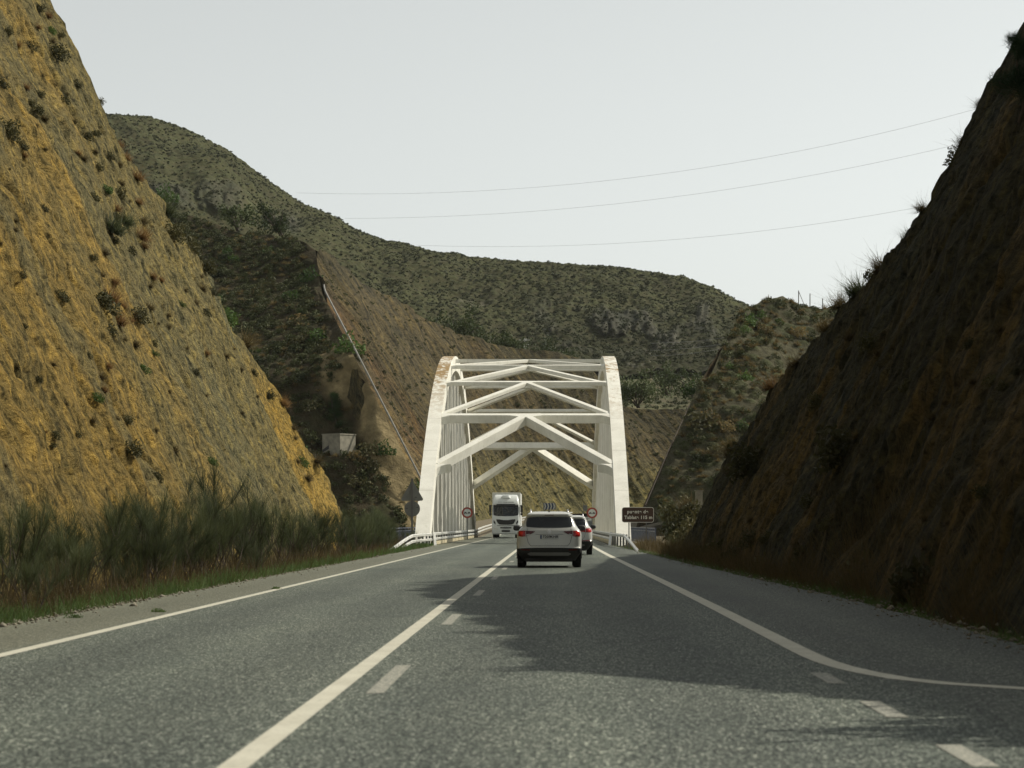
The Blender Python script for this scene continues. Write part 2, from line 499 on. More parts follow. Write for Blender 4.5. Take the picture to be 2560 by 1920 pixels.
M['plate'] = mat_plain('number plate', (0.50, 0.52, 0.52), 0.4, var=0.04)
M['cabin'] = mat_plain('grey cabin trim', (0.10, 0.13, 0.13), 0.7)
M['broom'] = mat_leaf('broom twigs', [(0.030, 0.040, 0.018), (0.060, 0.078, 0.034), (0.100, 0.118, 0.052)], trans=0.15)
M['stem'] = mat_plain('woody stems', (0.070, 0.055, 0.040), 0.9, var=0.4, scale=6)
M['rust_grass'] = mat_leaf('rust dry grass', [(0.042, 0.032, 0.014), (0.084, 0.062, 0.026), (0.145, 0.110, 0.048)], trans=0.15)
M['green_grass'] = mat_leaf('verge grass', [(0.022, 0.050, 0.014), (0.05, 0.095, 0.026), (0.10, 0.15, 0.045)], trans=0.2)
M['esparto'] = mat_leaf('dry tuft', [(0.075, 0.055, 0.022), (0.14, 0.105, 0.04), (0.21, 0.16, 0.065)], trans=0.2)
M['orange_tuft'] = mat_leaf('orange tuft', [(0.09, 0.045, 0.015), (0.16, 0.085, 0.03), (0.20, 0.12, 0.045)], trans=0.2)
M['dark_bush'] = mat_leaf('dark cliff bush', [(0.026, 0.028, 0.011), (0.052, 0.052, 0.020), (0.090, 0.084, 0.034)], trans=0.15)
M['green_bush'] = mat_leaf('green bush', [(0.022, 0.045, 0.012), (0.045, 0.085, 0.022), (0.08, 0.13, 0.03)], trans=0.2)
M['hillbush'] = mat_leaf('far hill bushes', [(0.044, 0.052, 0.022), (0.060, 0.067, 0.027), (0.078, 0.079, 0.033)], trans=0.0, scale=0.05)
M['olive'] = mat_leaf('olive scrub', [(0.020, 0.028, 0.010), (0.040, 0.050, 0.018), (0.074, 0.082, 0.031)], trans=0.1)
M['tree'] = mat_leaf('tree leaves', [(0.020, 0.032, 0.012), (0.042, 0.060, 0.022), (0.075, 0.095, 0.036)], trans=0.15)
M['pine'] = mat_leaf('pine needles', [(0.006, 0.016, 0.008), (0.014, 0.034, 0.014), (0.028, 0.055, 0.022)], trans=0.1)
M['stone'] = mat_plain('loose stones', (0.17, 0.155, 0.115), 0.95, var=0.45, scale=9)

# ------------------------------------------------------------------ the cut cliffs
K = 0.466            # horizontal run per metre of rise on the cut faces (65 degrees)
XL, XR = -9.0, 5.5
rng = np.random.default_rng(7)
CL = [(-30, 24), (20, 27), (60, 28.5), (80, 27.5), (88, 25.5), (91.0, 23.0), (92.6, 20.5), (93.6, 17.6), (95, 16.0), (97, 14.5), (102, 12.1), (106, 11.1), (109, 10.3),
      (111, 9.2), (112.3, 7.6), (113.4, 5.8), (115, 4.2), (116.5, 3.2), (118, 1.9), (120, 0.3)]
CR = [(17, 0.3), (18.5, 5.4), (20, 6.6), (24, 9.6), (28, 12.2), (38, 13.4), (45, 14.6), (55, 16.2), (62, 16.3), (64.6, 15.2), (66, 13.4), (67.3, 11.8), (68.4, 10.2), (73.5, 9.1),
      (78, 8.5), (82.8, 8.0), (91, 6.9), (98, 5.8), (102, 4.9), (105, 3.4), (107, 1.4), (108.5, 0.3)]

def crest(tab, Y):
    a = np.array(tab); return np.interp(Y, a[:, 0], a[:, 1])

def cliff_disp(Y, s, seed):
    d = 0.34 * fbm(Y * 0.13, s * 0.12, 3, seed) + 0.24 * fbm(Y * 0.45, s * 0.45, 4, seed + 3, 0.6)
    f = fbm(Y * 2.1 + 0.25 * s, s * 1.0, 4, seed + 5, 0.62)
    d = d + 0.27 * f - 0.34 * np.clip(f - 0.12, 0, 1) + 0.07 * (np.abs(fbm(Y * 2.6 + s * 0.2, s * 1.9, 3, seed + 11)) - 0.2)
    r = fbm(Y * 0.16 + s * 0.06, s * 0.04, 2, seed + 7)
    d = d - 0.30 * np.exp(-(r / 0.03) ** 2)       # rain gullies
    return d

def cliff_point(side, Y, s, extra=0.0):
    """a point on a cut face: side -1 left, +1 right; s metres up the slope"""
    tab, x0, seed = (CL, XL, 21) if side < 0 else (CR, XR, 53)
    Y = np.asarray(Y, float); s = np.asarray(s, float)
    q = math.sqrt(1 + K * K)
    d = cliff_disp(Y, s, seed) * sstep(0, 1.5, s) + extra
    z = s / q; x = x0 + side * K * z
    return np.stack([x - side * d / q, Y, z + d * K / q - 0.15], -1)

BVH = {}
def build_cliff(side, ys, rows, name, mat, tintf):
    tab = CL if side < 0 else CR
    q = math.sqrt(1 + K * K)
    ys = np.asarray(ys); v = np.linspace(0, 1, rows)
    zc = crest(tab, ys); S = zc[:, None] * q * v[None, :]; Yg = np.repeat(ys[:, None], rows, 1)
    P = cliff_point(side, Yg, S)
    T = tintf(Yg, S)
    # the natural ground behind the crest
    back = np.array([0.5, 1.2, 2.2, 3.6, 6, 10, 18, 32, 60, 110])
    top = P[:, -1, :]
    B = np.zeros((len(ys), len(back), 3))
    for i, bk in enumerate(back):
        B[:, i, 0] = top[:, 0] + side * bk
        B[:, i, 1] = ys
        B[:, i, 2] = top[:, 2] + (0.25 * (1 - math.exp(-bk)) + 0.02 * bk if side < 0 else 0.1 - 0.05 * bk) + 0.35 * fbm(ys * 0.5, np.full(len(ys), bk * 0.6), 3, 91) * min(1, bk / 2)
    TB = np.repeat(np.array([[[0.12, 0.10, 0.055]]]), len(ys), 0); TB = np.repeat(TB, len(back), 1)
    allP = np.concatenate([P, B], 1); allT = np.concatenate([T, TB], 1)
    S2 = np.concatenate([S, S[:, -1:] + back[None, :]], 1); Y2 = np.repeat(ys[:, None], rows + len(back), 1)
    n, m = allP.shape[:2]
    f = grid_faces(n, m)
    if side > 0: f = f[:, ::-1]
    from mathutils.bvhtree import BVHTree
    sub = P[::2, ::2]; BVH[side] = BVHTree.FromPolygons(sub.reshape(-1, 3).tolist(), grid_faces(*sub.shape[:2]).tolist())
    o = np_mesh(name, allP.reshape(-1, 3), f, mat, sm=True, cols=allT.reshape(-1, 3), uv=np.stack([Y2, S2], -1).reshape(-1, 2))
    return tag(o, kind='structure')

def lerp3(a, b, t):
    return np.asarray(a)[None, None, :] * (1 - t[..., None]) + np.asarray(b)[None, None, :] * t[..., None]

def tint_left(Y, s):
    n1 = fbm(Y * 0.10 + 3, s * 0.06, 4, 131); n2 = fbm(Y * 0.5, s * 0.12, 4, 177); n3 = fbm(Y * 0.22 + s * 0.10, s * 0.03, 3, 191)
    ochre = (0.290, 0.202, 0.062); tan = (0.212, 0.175, 0.075); grey = (0.170, 0.160, 0.086); bright = (0.36, 0.238, 0.058)
    t = sstep(-0.35, 0.35, 0.55 * n1 + 0.5 * n2 + (s - 9) * 0.012 - (Y - 73) * 0.022)
    c = lerp3(tan, ochre, t)
    g = sstep(0.12, 0.42, n3 + 0.25 * n2) * (0.55 + 0.35 * sstep(95, 110, Y))
    c = lerp3((0, 0, 0), grey, g) + c * (1 - g[..., None])
    # a pale grey green band that runs up the face
    bnd = np.exp(-(((Y - 62 - 1.1 * (s - 12)) + 5 * n1) / 4.0) ** 2) * 0.8 * sstep(9, 13, s)
    c = c * (1 - bnd[..., None]) + bnd[..., None] * np.array((0.165, 0.165, 0.092))
    # freshly broken bright ochre near the cutting's end, its stronger light painted in
    e = sstep(103.5, 106, Y + 2.4 * n2) * sstep(10.5, 7, s - 0.5 * n1) * sstep(118, 112.5, Y + 2 * n1) * 0.9
    c = c * (1 - e[..., None]) + e[..., None] * np.array(bright)
    return c * (1 + 0.18 * n2[..., None])

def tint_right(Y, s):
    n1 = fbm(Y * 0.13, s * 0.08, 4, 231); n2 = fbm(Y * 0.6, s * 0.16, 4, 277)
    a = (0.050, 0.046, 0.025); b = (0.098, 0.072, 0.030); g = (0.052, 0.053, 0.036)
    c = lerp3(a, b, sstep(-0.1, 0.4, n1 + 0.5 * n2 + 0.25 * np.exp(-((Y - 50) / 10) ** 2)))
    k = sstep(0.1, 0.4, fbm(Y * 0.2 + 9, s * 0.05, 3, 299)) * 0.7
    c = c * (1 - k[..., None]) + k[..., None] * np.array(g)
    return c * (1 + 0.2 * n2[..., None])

ysL = np.concatenate([np.arange(-30, 34, 1.0), np.arange(34, 120.01, 0.13)])
build_cliff(-1, ysL, 270, 'cutting_slope', M['rock_l'], tint_left)
ysR = np.concatenate([np.arange(17, 26, 0.3), np.arange(26, 108.51, 0.14)])
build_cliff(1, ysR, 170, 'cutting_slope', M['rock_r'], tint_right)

# ------------------------------------------------------------------ ground sheet with the gorge under the bridge
def centre_line(d):
    """road axis beyond the bridge bends to the right and climbs"""
    tab = np.array([(-1.65, -80, 0), (-1.65, 237, 0), (-1.45, 262, .3), (-0.3, 285, .8), (2.2, 308, 1.4), (6.5, 328, 2.0), (13, 345, 2.5), (23, 358, 3.0), (38, 366, 3.5), (60, 370, 4.0), (110, 374, 5)])
    L = np.concatenate([[0], np.cumsum(np.linalg.norm(np.diff(tab[:, :2], axis=0), axis=1))])
    d = np.asarray(d, float)
    return np.stack([np.interp(d, L, tab[:, k]) for k in range(3)], -1)

def gz(X, Y):
    g = sstep(146, 170, Y) * sstep(246, 216, Y) * 26
    g = g + sstep(-9.5, -20, X) * sstep(118, 150, Y) * sstep(262, 235, Y) * 6
    return -0.10 - g - 0.25 * sstep(-7.2, -8.6, X) * sstep(130, 120, Y) + 2.3 * sstep(245, 360, Y) * 1.0 + 0.05 * fbm(X * 0.6, Y * 0.6, 3, 5)

gx = np.unique(np.concatenate([np.linspace(-4000, -140, 14), np.linspace(-140, -16, 40), np.arange(-16, 14, 0.5), np.linspace(14, 140, 40), np.linspace(140, 4000, 14)]))
gy = np.unique(np.concatenate([np.linspace(-2000, -60, 8), np.arange(-60, 270, 1.0), np.linspace(270, 420, 60), np.linspace(420, 6000, 20)]))
GX, GY = np.meshgrid(gx, gy, indexing='ij')
GZ = gz(GX, GY)
o = np_mesh('ground', np.stack([GX, GY, GZ], -1).reshape(-1, 3), grid_faces(*GX.shape)[:, ::-1], M['ground'], sm=True)
tag(o, kind='structure')

# ------------------------------------------------------------------ road, side road and painted lines
def strip(name, pts_l, pts_r, mat, z=0.0, kind='structure', sub=1):
    V = []
    for a, b in zip(pts_l, pts_r):
        for k in range(sub + 1):
            t = k / sub
            V.append((a[0] * (1 - t) + b[0] * t, a[1] * (1 - t) + b[1] * t, a[2] * (1 - t) + b[2] * t + z))
    V = np.array(V); f = grid_faces(len(pts_l), sub + 1)
    o = np_mesh(name, V, f[:, ::-1], mat)
    return tag(o, kind=kind)

ds = np.concatenate([np.arange(20, 317, 1.0), np.arange(317, 520, 3.0)])   # distance along the axis; 80 = camera
C3 = centre_line(ds)
tan = np.gradient(C3, axis=0); tan[:, 2] = 0; tan /= np.linalg.norm(tan, axis=1)[:, None]
nor = np.stack([-tan[:, 1], tan[:, 0], 0 * tan[:, 0]], -1)       # to the left
Yd = C3[:, 1]
wl = 5.05 + 0.10 * fbm(Yd * 0.4, Yd * 0, 3, 33); wl = np.where((Yd > 143) & (Yd < 239), 5.2, wl)
wr = np.interp(Yd, [-60, 12, 19, 24, 40, 80, 120, 143], [11, 11, 8.2, 6.55, 6.6, 5.95, 5.6, 5.2]) + np.where(Yd < 140, 0.08 * fbm(Yd * 0.5, Yd * 0 + 4, 3, 35), 0)
road_l = C3 + nor * wl[:, None]; road_r = C3 - nor * wr[:, None]
strip('road', road_l, road_r, M['asphalt'], 0.0, sub=2)
sr = np.array([(8.5, y, -0.008) for y in np.linspace(-40, 17.5, 12)]); sr2 = sr.copy(); sr2[:, 0] = 70
strip('side_road', sr, sr2, M['asphalt'])

def line(name, pts, w, mat, z=0.004):
    p = np.array(pts, float); t = np.gradient(p, axis=0); t /= np.linalg.norm(t, axis=1)[:, None]
    n = np.stack([-t[:, 1], t[:, 0], 0 * t[:, 0]], -1)
    ww = np.asarray(w)[..., None] if np.ndim(w) else w
    return strip(name, p + n * ww / 2, p - n * ww / 2, mat, z)

def off_line(o, d0, d1, step=2.0):
    d = np.arange(d0, d1, step); c = centre_line(d); t = np.gradient(c, axis=0); t[:, 2] = 0; t /= np.linalg.norm(t, axis=1)[:, None]
    n = np.stack([-t[:, 1], t[:, 0], 0 * t[:, 0]], -1); return c + n * o
line('road_marking', off_line(3.58, 22, 470), 0.15, M['marking'])
line('road_marking', off_line(-0.02, 22, 470), 0.16, M['marking'])
rl = [(2.38, 240, .0), (2.36, 200, 0), (2.30, 140, 0), (2.30, 100, 0), (2.38, 70, 0), (2.44, 50, 0), (2.46, 35, 0), (2.46, 28, 0), (2.46, 25, 0), (2.465, 23.6, 0), (2.49, 22.5, 0), (2.55, 21.6, 0),
      (2.66, 20.8, 0), (2.83, 20.0, 0), (3.1, 19.4, 0), (3.6, 18.8, 0), (4.3, 18.2, 0), (5.4, 17.5, 0), (7, 16.8, 0), (9.5, 16.1, 0)]
line('road_marking', rl[::-1], 0.21, M['marking'])
line('road_marking', off_line(-4.02, 318, 470), 0.15, M['marking'])
for k in range(14):                                     # broken line beside the centre line
    y0 = 18.3 + 12.45 * (k - 1)
    if y0 < 8: continue
    line('road_marking', [(-1.30, y, 0) for y in np.linspace(y0, y0 + 3.6, 4)], 0.13, M['faded'])
for y0, y1, mt in ((16.0, 17.45, 'faded'), (12.75, 14.0, 'faded'), (19.4, 20.8, 'faded'), (9.4, 10.7, 'marking')):
    line('road_marking', [(2.24, y, 0) for y in np.linspace(y0, y1, 4)], 0.14, M[mt])

# ------------------------------------------------------------------ far side of the gorge: cut slope, mounds, plateau, mountain
def poly_at(P, t):
    P = np.asarray(P, float); L = np.concatenate([[0], np.cumsum(np.linalg.norm(np.diff(P, axis=0), axis=1))]); L = L / L[-1]
    return np.stack([np.interp(t, L, P[:, k]) for k in range(P.shape[1])], -1)

def grid_normal(P):
    a = np.gradient(P, axis=0); b = np.gradient(P, axis=1); n = np.cross(a, b)
    return n / np.maximum(np.linalg.norm(n, axis=2)[..., None], 1e-9)

toe = [(-11.8, 266, -0.2), (-11.3, 278, .3), (-10.8, 296, .6), (-10, 315, 1.2), (-8, 338, 1.8), (-4, 355, 2.3), (2, 366, 2.7), (11, 374, 3.1), (16, 377, 3.4), (25, 380, 3.8), (36, 383, 4.2)]
crs = [(-12.0, 266.3, 0.6), PX(419, 484, 271), PX(354, 356, 277), PX(322, 293, 306), (-30.6, 322, 36.8), PX(398, 302, 365), PX(454, 336, 380), PX(520, 351, 390), PX(578, 359, 395), PX(620, 404, 400), PX(692, 410, 403)]
crs.append(PX(765, 412, 408)); toe.append((50, 388, 4.6))
key = np.array([0, .05, .14, .24, .36, .48, .58, .68, .76, .83, .91, 1.0])
tt = np.linspace(0, 1, 420); vv = np.linspace(0, 1, 150)
tp = np.array(toe); cp = np.array(crs)
Tt = np.stack([np.interp(tt, key, tp[:, k]) for k in range(3)], -1); Ct = np.stack([np.interp(tt, key, cp[:, k]) for k in range(3)], -1)
P = Tt[:, None, :] * (1 - vv[None, :, None]) + Ct[:, None, :] * vv[None, :, None]
Nn = grid_normal(P); Nn *= np.sign(-Nn[..., 1:2] + 0.4 * Nn[..., 0:1])
arc = np.concatenate([[0], np.cumsum(np.linalg.norm(np.diff(Tt, axis=0), axis=1))])
UA = np.repeat(arc[:, None], 150, 1); US = np.linalg.norm(P - Tt[:, None, :], axis=2)
dsp = 1.3 * fbm(UA * 0.07, US * 0.06, 3, 311) + 0.55 * fbm(UA * 0.35, US * 0.10, 3, 315) + 0.30 * fbm(UA * 0.9, US * 0.16, 2, 319)
P = P + Nn * (dsp * np.clip(US / 3, 0, 1))[..., None]
n1 = fbm(UA * 0.05, US * 0.07, 4, 321); n2 = fbm(UA * 0.3, US * 0.08, 3, 325)
low = sstep(14, 3, US + 5 * n1)
ct = lerp3((0.080, 0.064, 0.033), (0.056, 0.048, 0.026), sstep(-0.2, 0.3, n1 + n2 * 0.5))
red = sstep(0.05, 0.4, fbm(UA * 0.04 + 5, US * 0.05, 3, 333)) * 0.7
ct = ct * (1 - red[..., None]) + red[..., None] * np.array((0.105, 0.062, 0.028))
ct = ct * (1 - low[..., None]) + low[..., None] * np.array((0.128, 0.112, 0.050))
tanm = sstep(40, 14, UA + 0.25 * US + 5 * n1) * 0.9          # pale fresh face at the near end
ct = ct * (1 - tanm[..., None]) + tanm[..., None] * np.array((0.23, 0.178, 0.088))
bk = np.array([1.5, 4, 9, 18]); Bk = []
dirb = Ct - Tt; dirb[:, 2] = 0; dirb /= np.linalg.norm(dirb, axis=1)[:, None]
for b in bk:
    fade = sstep(0.37, 0.50, tt)                       # on the left the mound's own slope takes over
    q = P[:, -1, :] + dirb * (b * (0.06 + 0.94 * fade))[:, None]; q[:, 2] += -0.006 * b * b * fade - (1 - fade) * b * 0.25 + 0.4 * fade * fbm(arc * 0.4, arc * 0 + b, 3, 341); Bk.append(q)
allP = np.concatenate([P, np.stack(Bk, 1)], 1); allC = np.concatenate([ct, np.tile(np.array([[[0.10, 0.085, 0.045]]]), (len(tt), 4, 1))], 1)
uu = np.stack([np.repeat(arc[:, None], 154, 1), np.concatenate([US, US[:, -1:] + bk[None, :]], 1)], -1)
o = np_mesh('cutting_slope', allP.reshape(-1, 3), grid_faces(*allP.shape[:2]), M['rock_far'], sm=True, cols=allC.reshape(-1, 3), uv=uu.reshape(-1, 2))
tag(o, kind='structure')
FARCUT = P

def coons(E, L, Bt, Tp, nu, nv):
    u = np.linspace(0, 1, nu); v = np.linspace(0, 1, nv)
    e = poly_at(E, v); l = poly_at(L, v); b = poly_at(Bt, u); t = poly_at(Tp, u)
    U = u[:, None, None]; Vv = v[None, :, None]
    P = (1 - U) * e[None] + U * l[None] + (1 - Vv) * b[:, None] + Vv * t[:, None]
    return P - ((1 - U) * (1 - Vv) * e[0] + U * (1 - Vv) * l[0] + (1 - U) * Vv * e[-1] + U * Vv * l[-1])

def scrub_cols(P, s, soil, dark, cell, seed, rocky=None):
    A = P[..., 0] / cell; B = (P[..., 1] * 0.8 + P[..., 2] * 1.2) / cell
    d, i = worley(A, B, seed)
    big = fbm(P[..., 0] * 0.03, (P[..., 1] + P[..., 2]) * 0.03, 4, seed + 2)
    m = sstep(0.55, 0.30, d) * (i > 0.30 - 0.25 * big)
    c = lerp3(soil, dark, np.clip(m * 0.9, 0, 1)) * (0.8 + 0.5 * i[..., None] * m[..., None]) * (1 + 0.35 * big[..., None])
    h = np.clip(1 - (d / 0.52) ** 2, 0, 1) * (0.4 + 0.6 * i) * (i > 0.30 - 0.25 * big) * s
    return c, h, big

def natural(name, P, soil, dark, cell, hgt, seed, disp=0.8, flip=False, bare=0.0):
    N = grid_normal(P); N *= np.sign(N[..., 2:3])
    d = disp * fbm(P[..., 0] * 0.12, (P[..., 1] + P[..., 2]) * 0.12, 4, seed + 41)
    edge = np.ones(P.shape[:2]); edge *= np.clip(np.arange(P.shape[0]) / 6.0, 0, 1)[:, None]
    c, h, big = scrub_cols(P, hgt, soil, dark, cell, seed)
    if bare:                                           # a strip of freshly cut pale earth beside the cut edge
        ed = np.linalg.norm(P - P[:1], axis=2) + 1.6 * fbm(P[..., 0] * 0.3, P[..., 2] * 0.3, 3, seed + 60)
        bm_ = sstep(bare + 1.2, bare - 0.6, ed) * sstep(25, 17, P[..., 2])
        c = c * (1 - bm_[..., None]) + bm_[..., None] * np.array((0.22, 0.175, 0.092)) * (0.8 + 0.4 * vnoise(P[..., 0] * 1.5, P[..., 2] * 1.2, 9))[..., None]; h = h * (1 - bm_)
    if bare:
        q_ = 1 - bw; d = d * q_; h = h * q_
    Q = P + N * ((d * edge) + h * edge)[..., None]
    Bk = []
    for b, dz in ((3, 0.2), (8, -0.5), (20, -3), (50, -12)):
        q = Q[:, -1, :].copy(); q[:, 1] += b; q[:, 2] += dz; Bk.append(q)
    A = np.concatenate([Q, np.stack(Bk, 1)], 1); C = np.concatenate([c, np.repeat(c[:, -1:, :], 4, 1)], 1)
    f = grid_faces(*A.shape[:2])
    o = np_mesh(name, A.reshape(-1, 3), f[:, ::-1] if flip else f, M['scrub'], sm=True, cols=C.reshape(-1, 3))
    tag(o, kind='structure'); return Q

def surf_bvh(P):
    from mathutils.bvhtree import BVHTree
    return BVHTree.FromPolygons(P.reshape(-1, 3).tolist(), grid_faces(*P.shape[:2]).tolist())
def look(u, v, *trees):
    dv = Vector(((u - UX) / F, 1.0, (VY - v) / F)).normalized(); best = None
    for t in trees:
        h = t.ray_cast(Vector((0, 0, CAMZ)), dv)[0]
        if h is not None and (best is None or h.y < best.y): best = h
    return best
E1 = [crs[0], crs[1], crs[2], crs[3], crs[4]]
LM = coons(E1, [(-95, 245, -16), (-100, 290, 14), (-112, 340, 42), (-130, 388, 64)],
           [crs[0], (-18, 259, -4), (-35, 252, -9), (-95, 245, -16)],
           [crs[4], PX(296, 241, 330), PX(259, 234, 338), PX(222, 227, 346), PX(164, 211, 360), (-130, 388, 64)], 260, 260)
BK = look(338, 456, surf_bvh(LM))                       # the bunker's levelled bench
bd = np.hypot(LM[..., 0] - BK.x, (LM[..., 1] - BK.y - 1.2))
bw = sstep(4.6, 1.9, bd)
LM[..., 2] = LM[..., 2] * (1 - bw) + BK.z * bw
LM = natural('hill', LM, (0.066, 0.054, 0.030), (0.032, 0.033, 0.015), 1.5, 0.35, 401, 0.9, True, 3.6)

E2 = [PX(646, 507, 261), PX(668, 455, 266), PX(690, 407, 272), PX(720, 350, 280), PX(741, 319, 288)]
RM = coons(E2, [(75, 235, -14), (80, 275, 16), (85, 320, 34)],
           [E2[0], (20, 247, -5), (45, 240, -10), (75, 235, -14)],
           [E2[-1], PX(748, 309, 292), PX(761, 303, 296), PX(782, 298, 300), PX(800, 303, 303), PX(830, 306, 306), PX(880, 296, 310), (85, 320, 34)], 220, 220)
# a terrace part way up
zt = 17.5
w = np.exp(-((RM[..., 2] - zt) / 3.0) ** 2)
RM[..., 2] += w * 1.2 * np.tanh((zt - RM[..., 2]) / 1.2)
RM = natural('hill', RM, (0.082, 0.077, 0.045), (0.042, 0.047, 0.021), 1.7, 0.35, 431, 0.9)

TREES = [surf_bvh(LM), surf_bvh(RM), surf_bvh(FARCUT)]

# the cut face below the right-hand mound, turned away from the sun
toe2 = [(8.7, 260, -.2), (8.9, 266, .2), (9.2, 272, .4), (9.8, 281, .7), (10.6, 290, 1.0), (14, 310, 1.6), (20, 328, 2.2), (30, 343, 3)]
crs2 = [tuple(RM[0, 0])] + [E2[1], E2[2], E2[3], E2[4], (24, 308, 23), (31, 326, 20), (42, 340, 14)]
key2 = np.linspace(0, 1, 8); t2 = np.linspace(0, 1, 160); v2 = np.linspace(0, 1, 70)
a = np.array(toe2); b = np.array(crs2)
A2 = np.stack([np.interp(t2, key2, a[:, k]) for k in range(3)], -1); B2 = np.stack([np.interp(t2, key2, b[:, k]) for k in range(3)], -1)
P2 = A2[:, None] * (1 - v2[None, :, None]) + B2[:, None] * v2[None, :, None]
ss = np.linalg.norm(P2 - A2[:, None], axis=2); aa = np.repeat((t2 * 90)[:, None], 70, 1)
P2[..., 0] -= 0.5 * fbm(aa * 0.3, ss * 0.15, 4, 451) * np.clip(ss / 2, 0, 1)
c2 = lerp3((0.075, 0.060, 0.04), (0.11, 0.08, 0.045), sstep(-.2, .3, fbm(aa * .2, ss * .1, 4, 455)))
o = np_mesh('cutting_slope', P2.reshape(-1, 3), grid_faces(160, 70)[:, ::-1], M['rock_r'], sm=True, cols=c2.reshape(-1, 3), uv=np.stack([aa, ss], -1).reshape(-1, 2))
tag(o, kind='structure')

# plateau behind the far cut
SKY = np.array([(-200, 150), (-60, 118), (60, 113), (108, 115.5), (150, 117.5), (185, 129), (225, 149), (260, 175), (300, 204), (345, 228), (390, 243), (430, 253), (470, 259), (520, 262), (560, 264), (600, 267),
                (648, 273), (685, 281), (715, 292), (741, 306), (775, 326), (820, 350), (900, 372), (1000, 380)], float)
CZ = np.array([(-200, 30), (311, 35), (398, 32.5), (454, 28.5), (520, 27), (578, 26), (605, 21), (640, 18.6), (692, 18.2), (765, 18), (1000, 18)], float)
MZ = np.array([(-200, 46), (311, 46), (450, 41), (560, 40), (620, 39), (760, 40), (1000, 40)], float)
ug = np.arange(-200, 1000, 4.0); yg = np.linspace(0, 1, 135)
UG, YG = np.meshgrid(ug, yg, indexing='ij')
ys_ = np.interp(UG, [311, 398, 454, 520, 578, 620, 692, 765, 1000], [360, 372, 386, 396, 401, 406.5, 409.5, 414, 420])
YG = ys_ + (660 - ys_) * YG
z0 = np.interp(UG, CZ[:, 0], CZ[:, 1]); z1 = np.interp(UG, MZ[:, 0], MZ[:, 1]) + 1.5
tq = (YG - ys_) / (660 - ys_)
PL = np.stack([(UG - UX) * YG / F, YG, z0 + (z1 - z0) * tq ** 1.1 + 0.8 * fbm(UG * 0.03, YG * 0.05, 4, 471)], -1)
cpl, hpl, _ = scrub_cols(PL, 0.4, (0.12, 0.105, 0.06), (0.05, 0.055, 0.026), 3.0, 475)
PL[..., 2] += hpl
o = np_mesh('plateau', PL.reshape(-1, 3), grid_faces(*UG.shape)[:, ::-1], M['hill'], sm=True, cols=cpl.reshape(-1, 3)); tag(o, kind='structure')

# the mountain
um = np.arange(-200, 960, 1.7); vm = np.linspace(0, 1, 330)
UM, VM = np.meshgrid(um, vm, indexing='ij')
Y1 = 880 + 40 * np.sin(UM * 0.006)
YM = 635 + (Y1 - 635) * VM
zt = CAMZ + (VY - np.interp(UM, SKY[:, 0], SKY[:, 1])) * Y1 / F
zb = np.interp(UM, MZ[:, 0], MZ[:, 1])
prof = VM + 0.16 * np.sin(VM * math.pi) * VM + 0.055 * fbm(UM * 0.010, VM * 3.2, 4, 501) * np.sin(VM * math.pi)
ZM = zb + (zt - zb) * prof
PM = np.stack([(UM - UX) * YM / F, YM, ZM], -1)
vpix = VY - (ZM - CAMZ) * F / YM
# rock steps: cliffs that stand out of the slope
def blob(u0, u1, v0, v1, sft=14):
    return sstep(u0 - sft, u0 + sft, UM) * sstep(u1 + sft, u1 - sft, UM) * sstep(v0 - 8, v0 + 8, vpix) * sstep(v1 + 8, v1 - 8, vpix)
nz = fbm(UM * 0.03, vpix * 0.05, 4, 505)
rockm = np.clip(blob(535, 735, 305, 352) + blob(265, 300, 212, 234, 7) + 0.7 * blob(120, 240, 185, 215) , 0, 1) * sstep(-0.25, 0.15, nz)
rub = np.clip(blob(560, 680, 336, 372), 0, 1) * sstep(0.0, 0.3, fbm(UM * 0.02, vpix * 0.12, 4, 507)) + blob(455, 490, 298, 330, 8) * sstep(-0.1, 0.3, nz)
cm, hm, bigm = scrub_cols(PM, 0.8, (0.064, 0.061, 0.027), (0.042, 0.047, 0.020), 2.4, 511)
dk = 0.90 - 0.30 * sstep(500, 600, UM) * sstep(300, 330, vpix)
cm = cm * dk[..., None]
rk = fbm(UM * 0.25, vpix * 0.12, 4, 515)
rc = lerp3((0.034, 0.036, 0.030), (0.066, 0.063, 0.050), sstep(-0.2, 0.5, rk))
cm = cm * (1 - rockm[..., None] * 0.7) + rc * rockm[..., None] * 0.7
rr = np.clip(rub, 0, 1) * 0.7 * (vnoise(UM * 0.35, vpix * 0.6, 517) > 0.5)
cm = cm * (1 - rr[..., None]) + rr[..., None] * np.array((0.12, 0.113, 0.085))
NM = grid_normal(PM); NM *= np.sign(NM[..., 2:3])
low_n = 3.5 * fbm(UM * 0.018, YM * 0.02, 4, 521) * sstep(1.0, 0.85, VM)
PM = PM + NM * (hm * (1 - 0.7 * rockm) + 0.9 * rockm * rk + low_n)[..., None]
PM[..., 1] -= rockm * (3.0 + 2.0 * sstep(-0.3, 0.3, rk))
bks = []
for b_, dz in ((6, -0.5), (25, -6), (90, -40), (260, -120)):
    q = PM[:, -1, :].copy(); q[:, 1] += b_; q[:, 2] += dz; bks.append(q)
A = np.concatenate([PM, np.stack(bks, 1)], 1); C = np.concatenate([cm, np.repeat(cm[:, -1:, :], 4, 1)], 1)
o = np_mesh('mountain', A.reshape(-1, 3), grid_faces(*A.shape[:2])[:, ::-1], M['hill'], sm=True, cols=C.reshape(-1, 3)); tag(o, kind='structure')

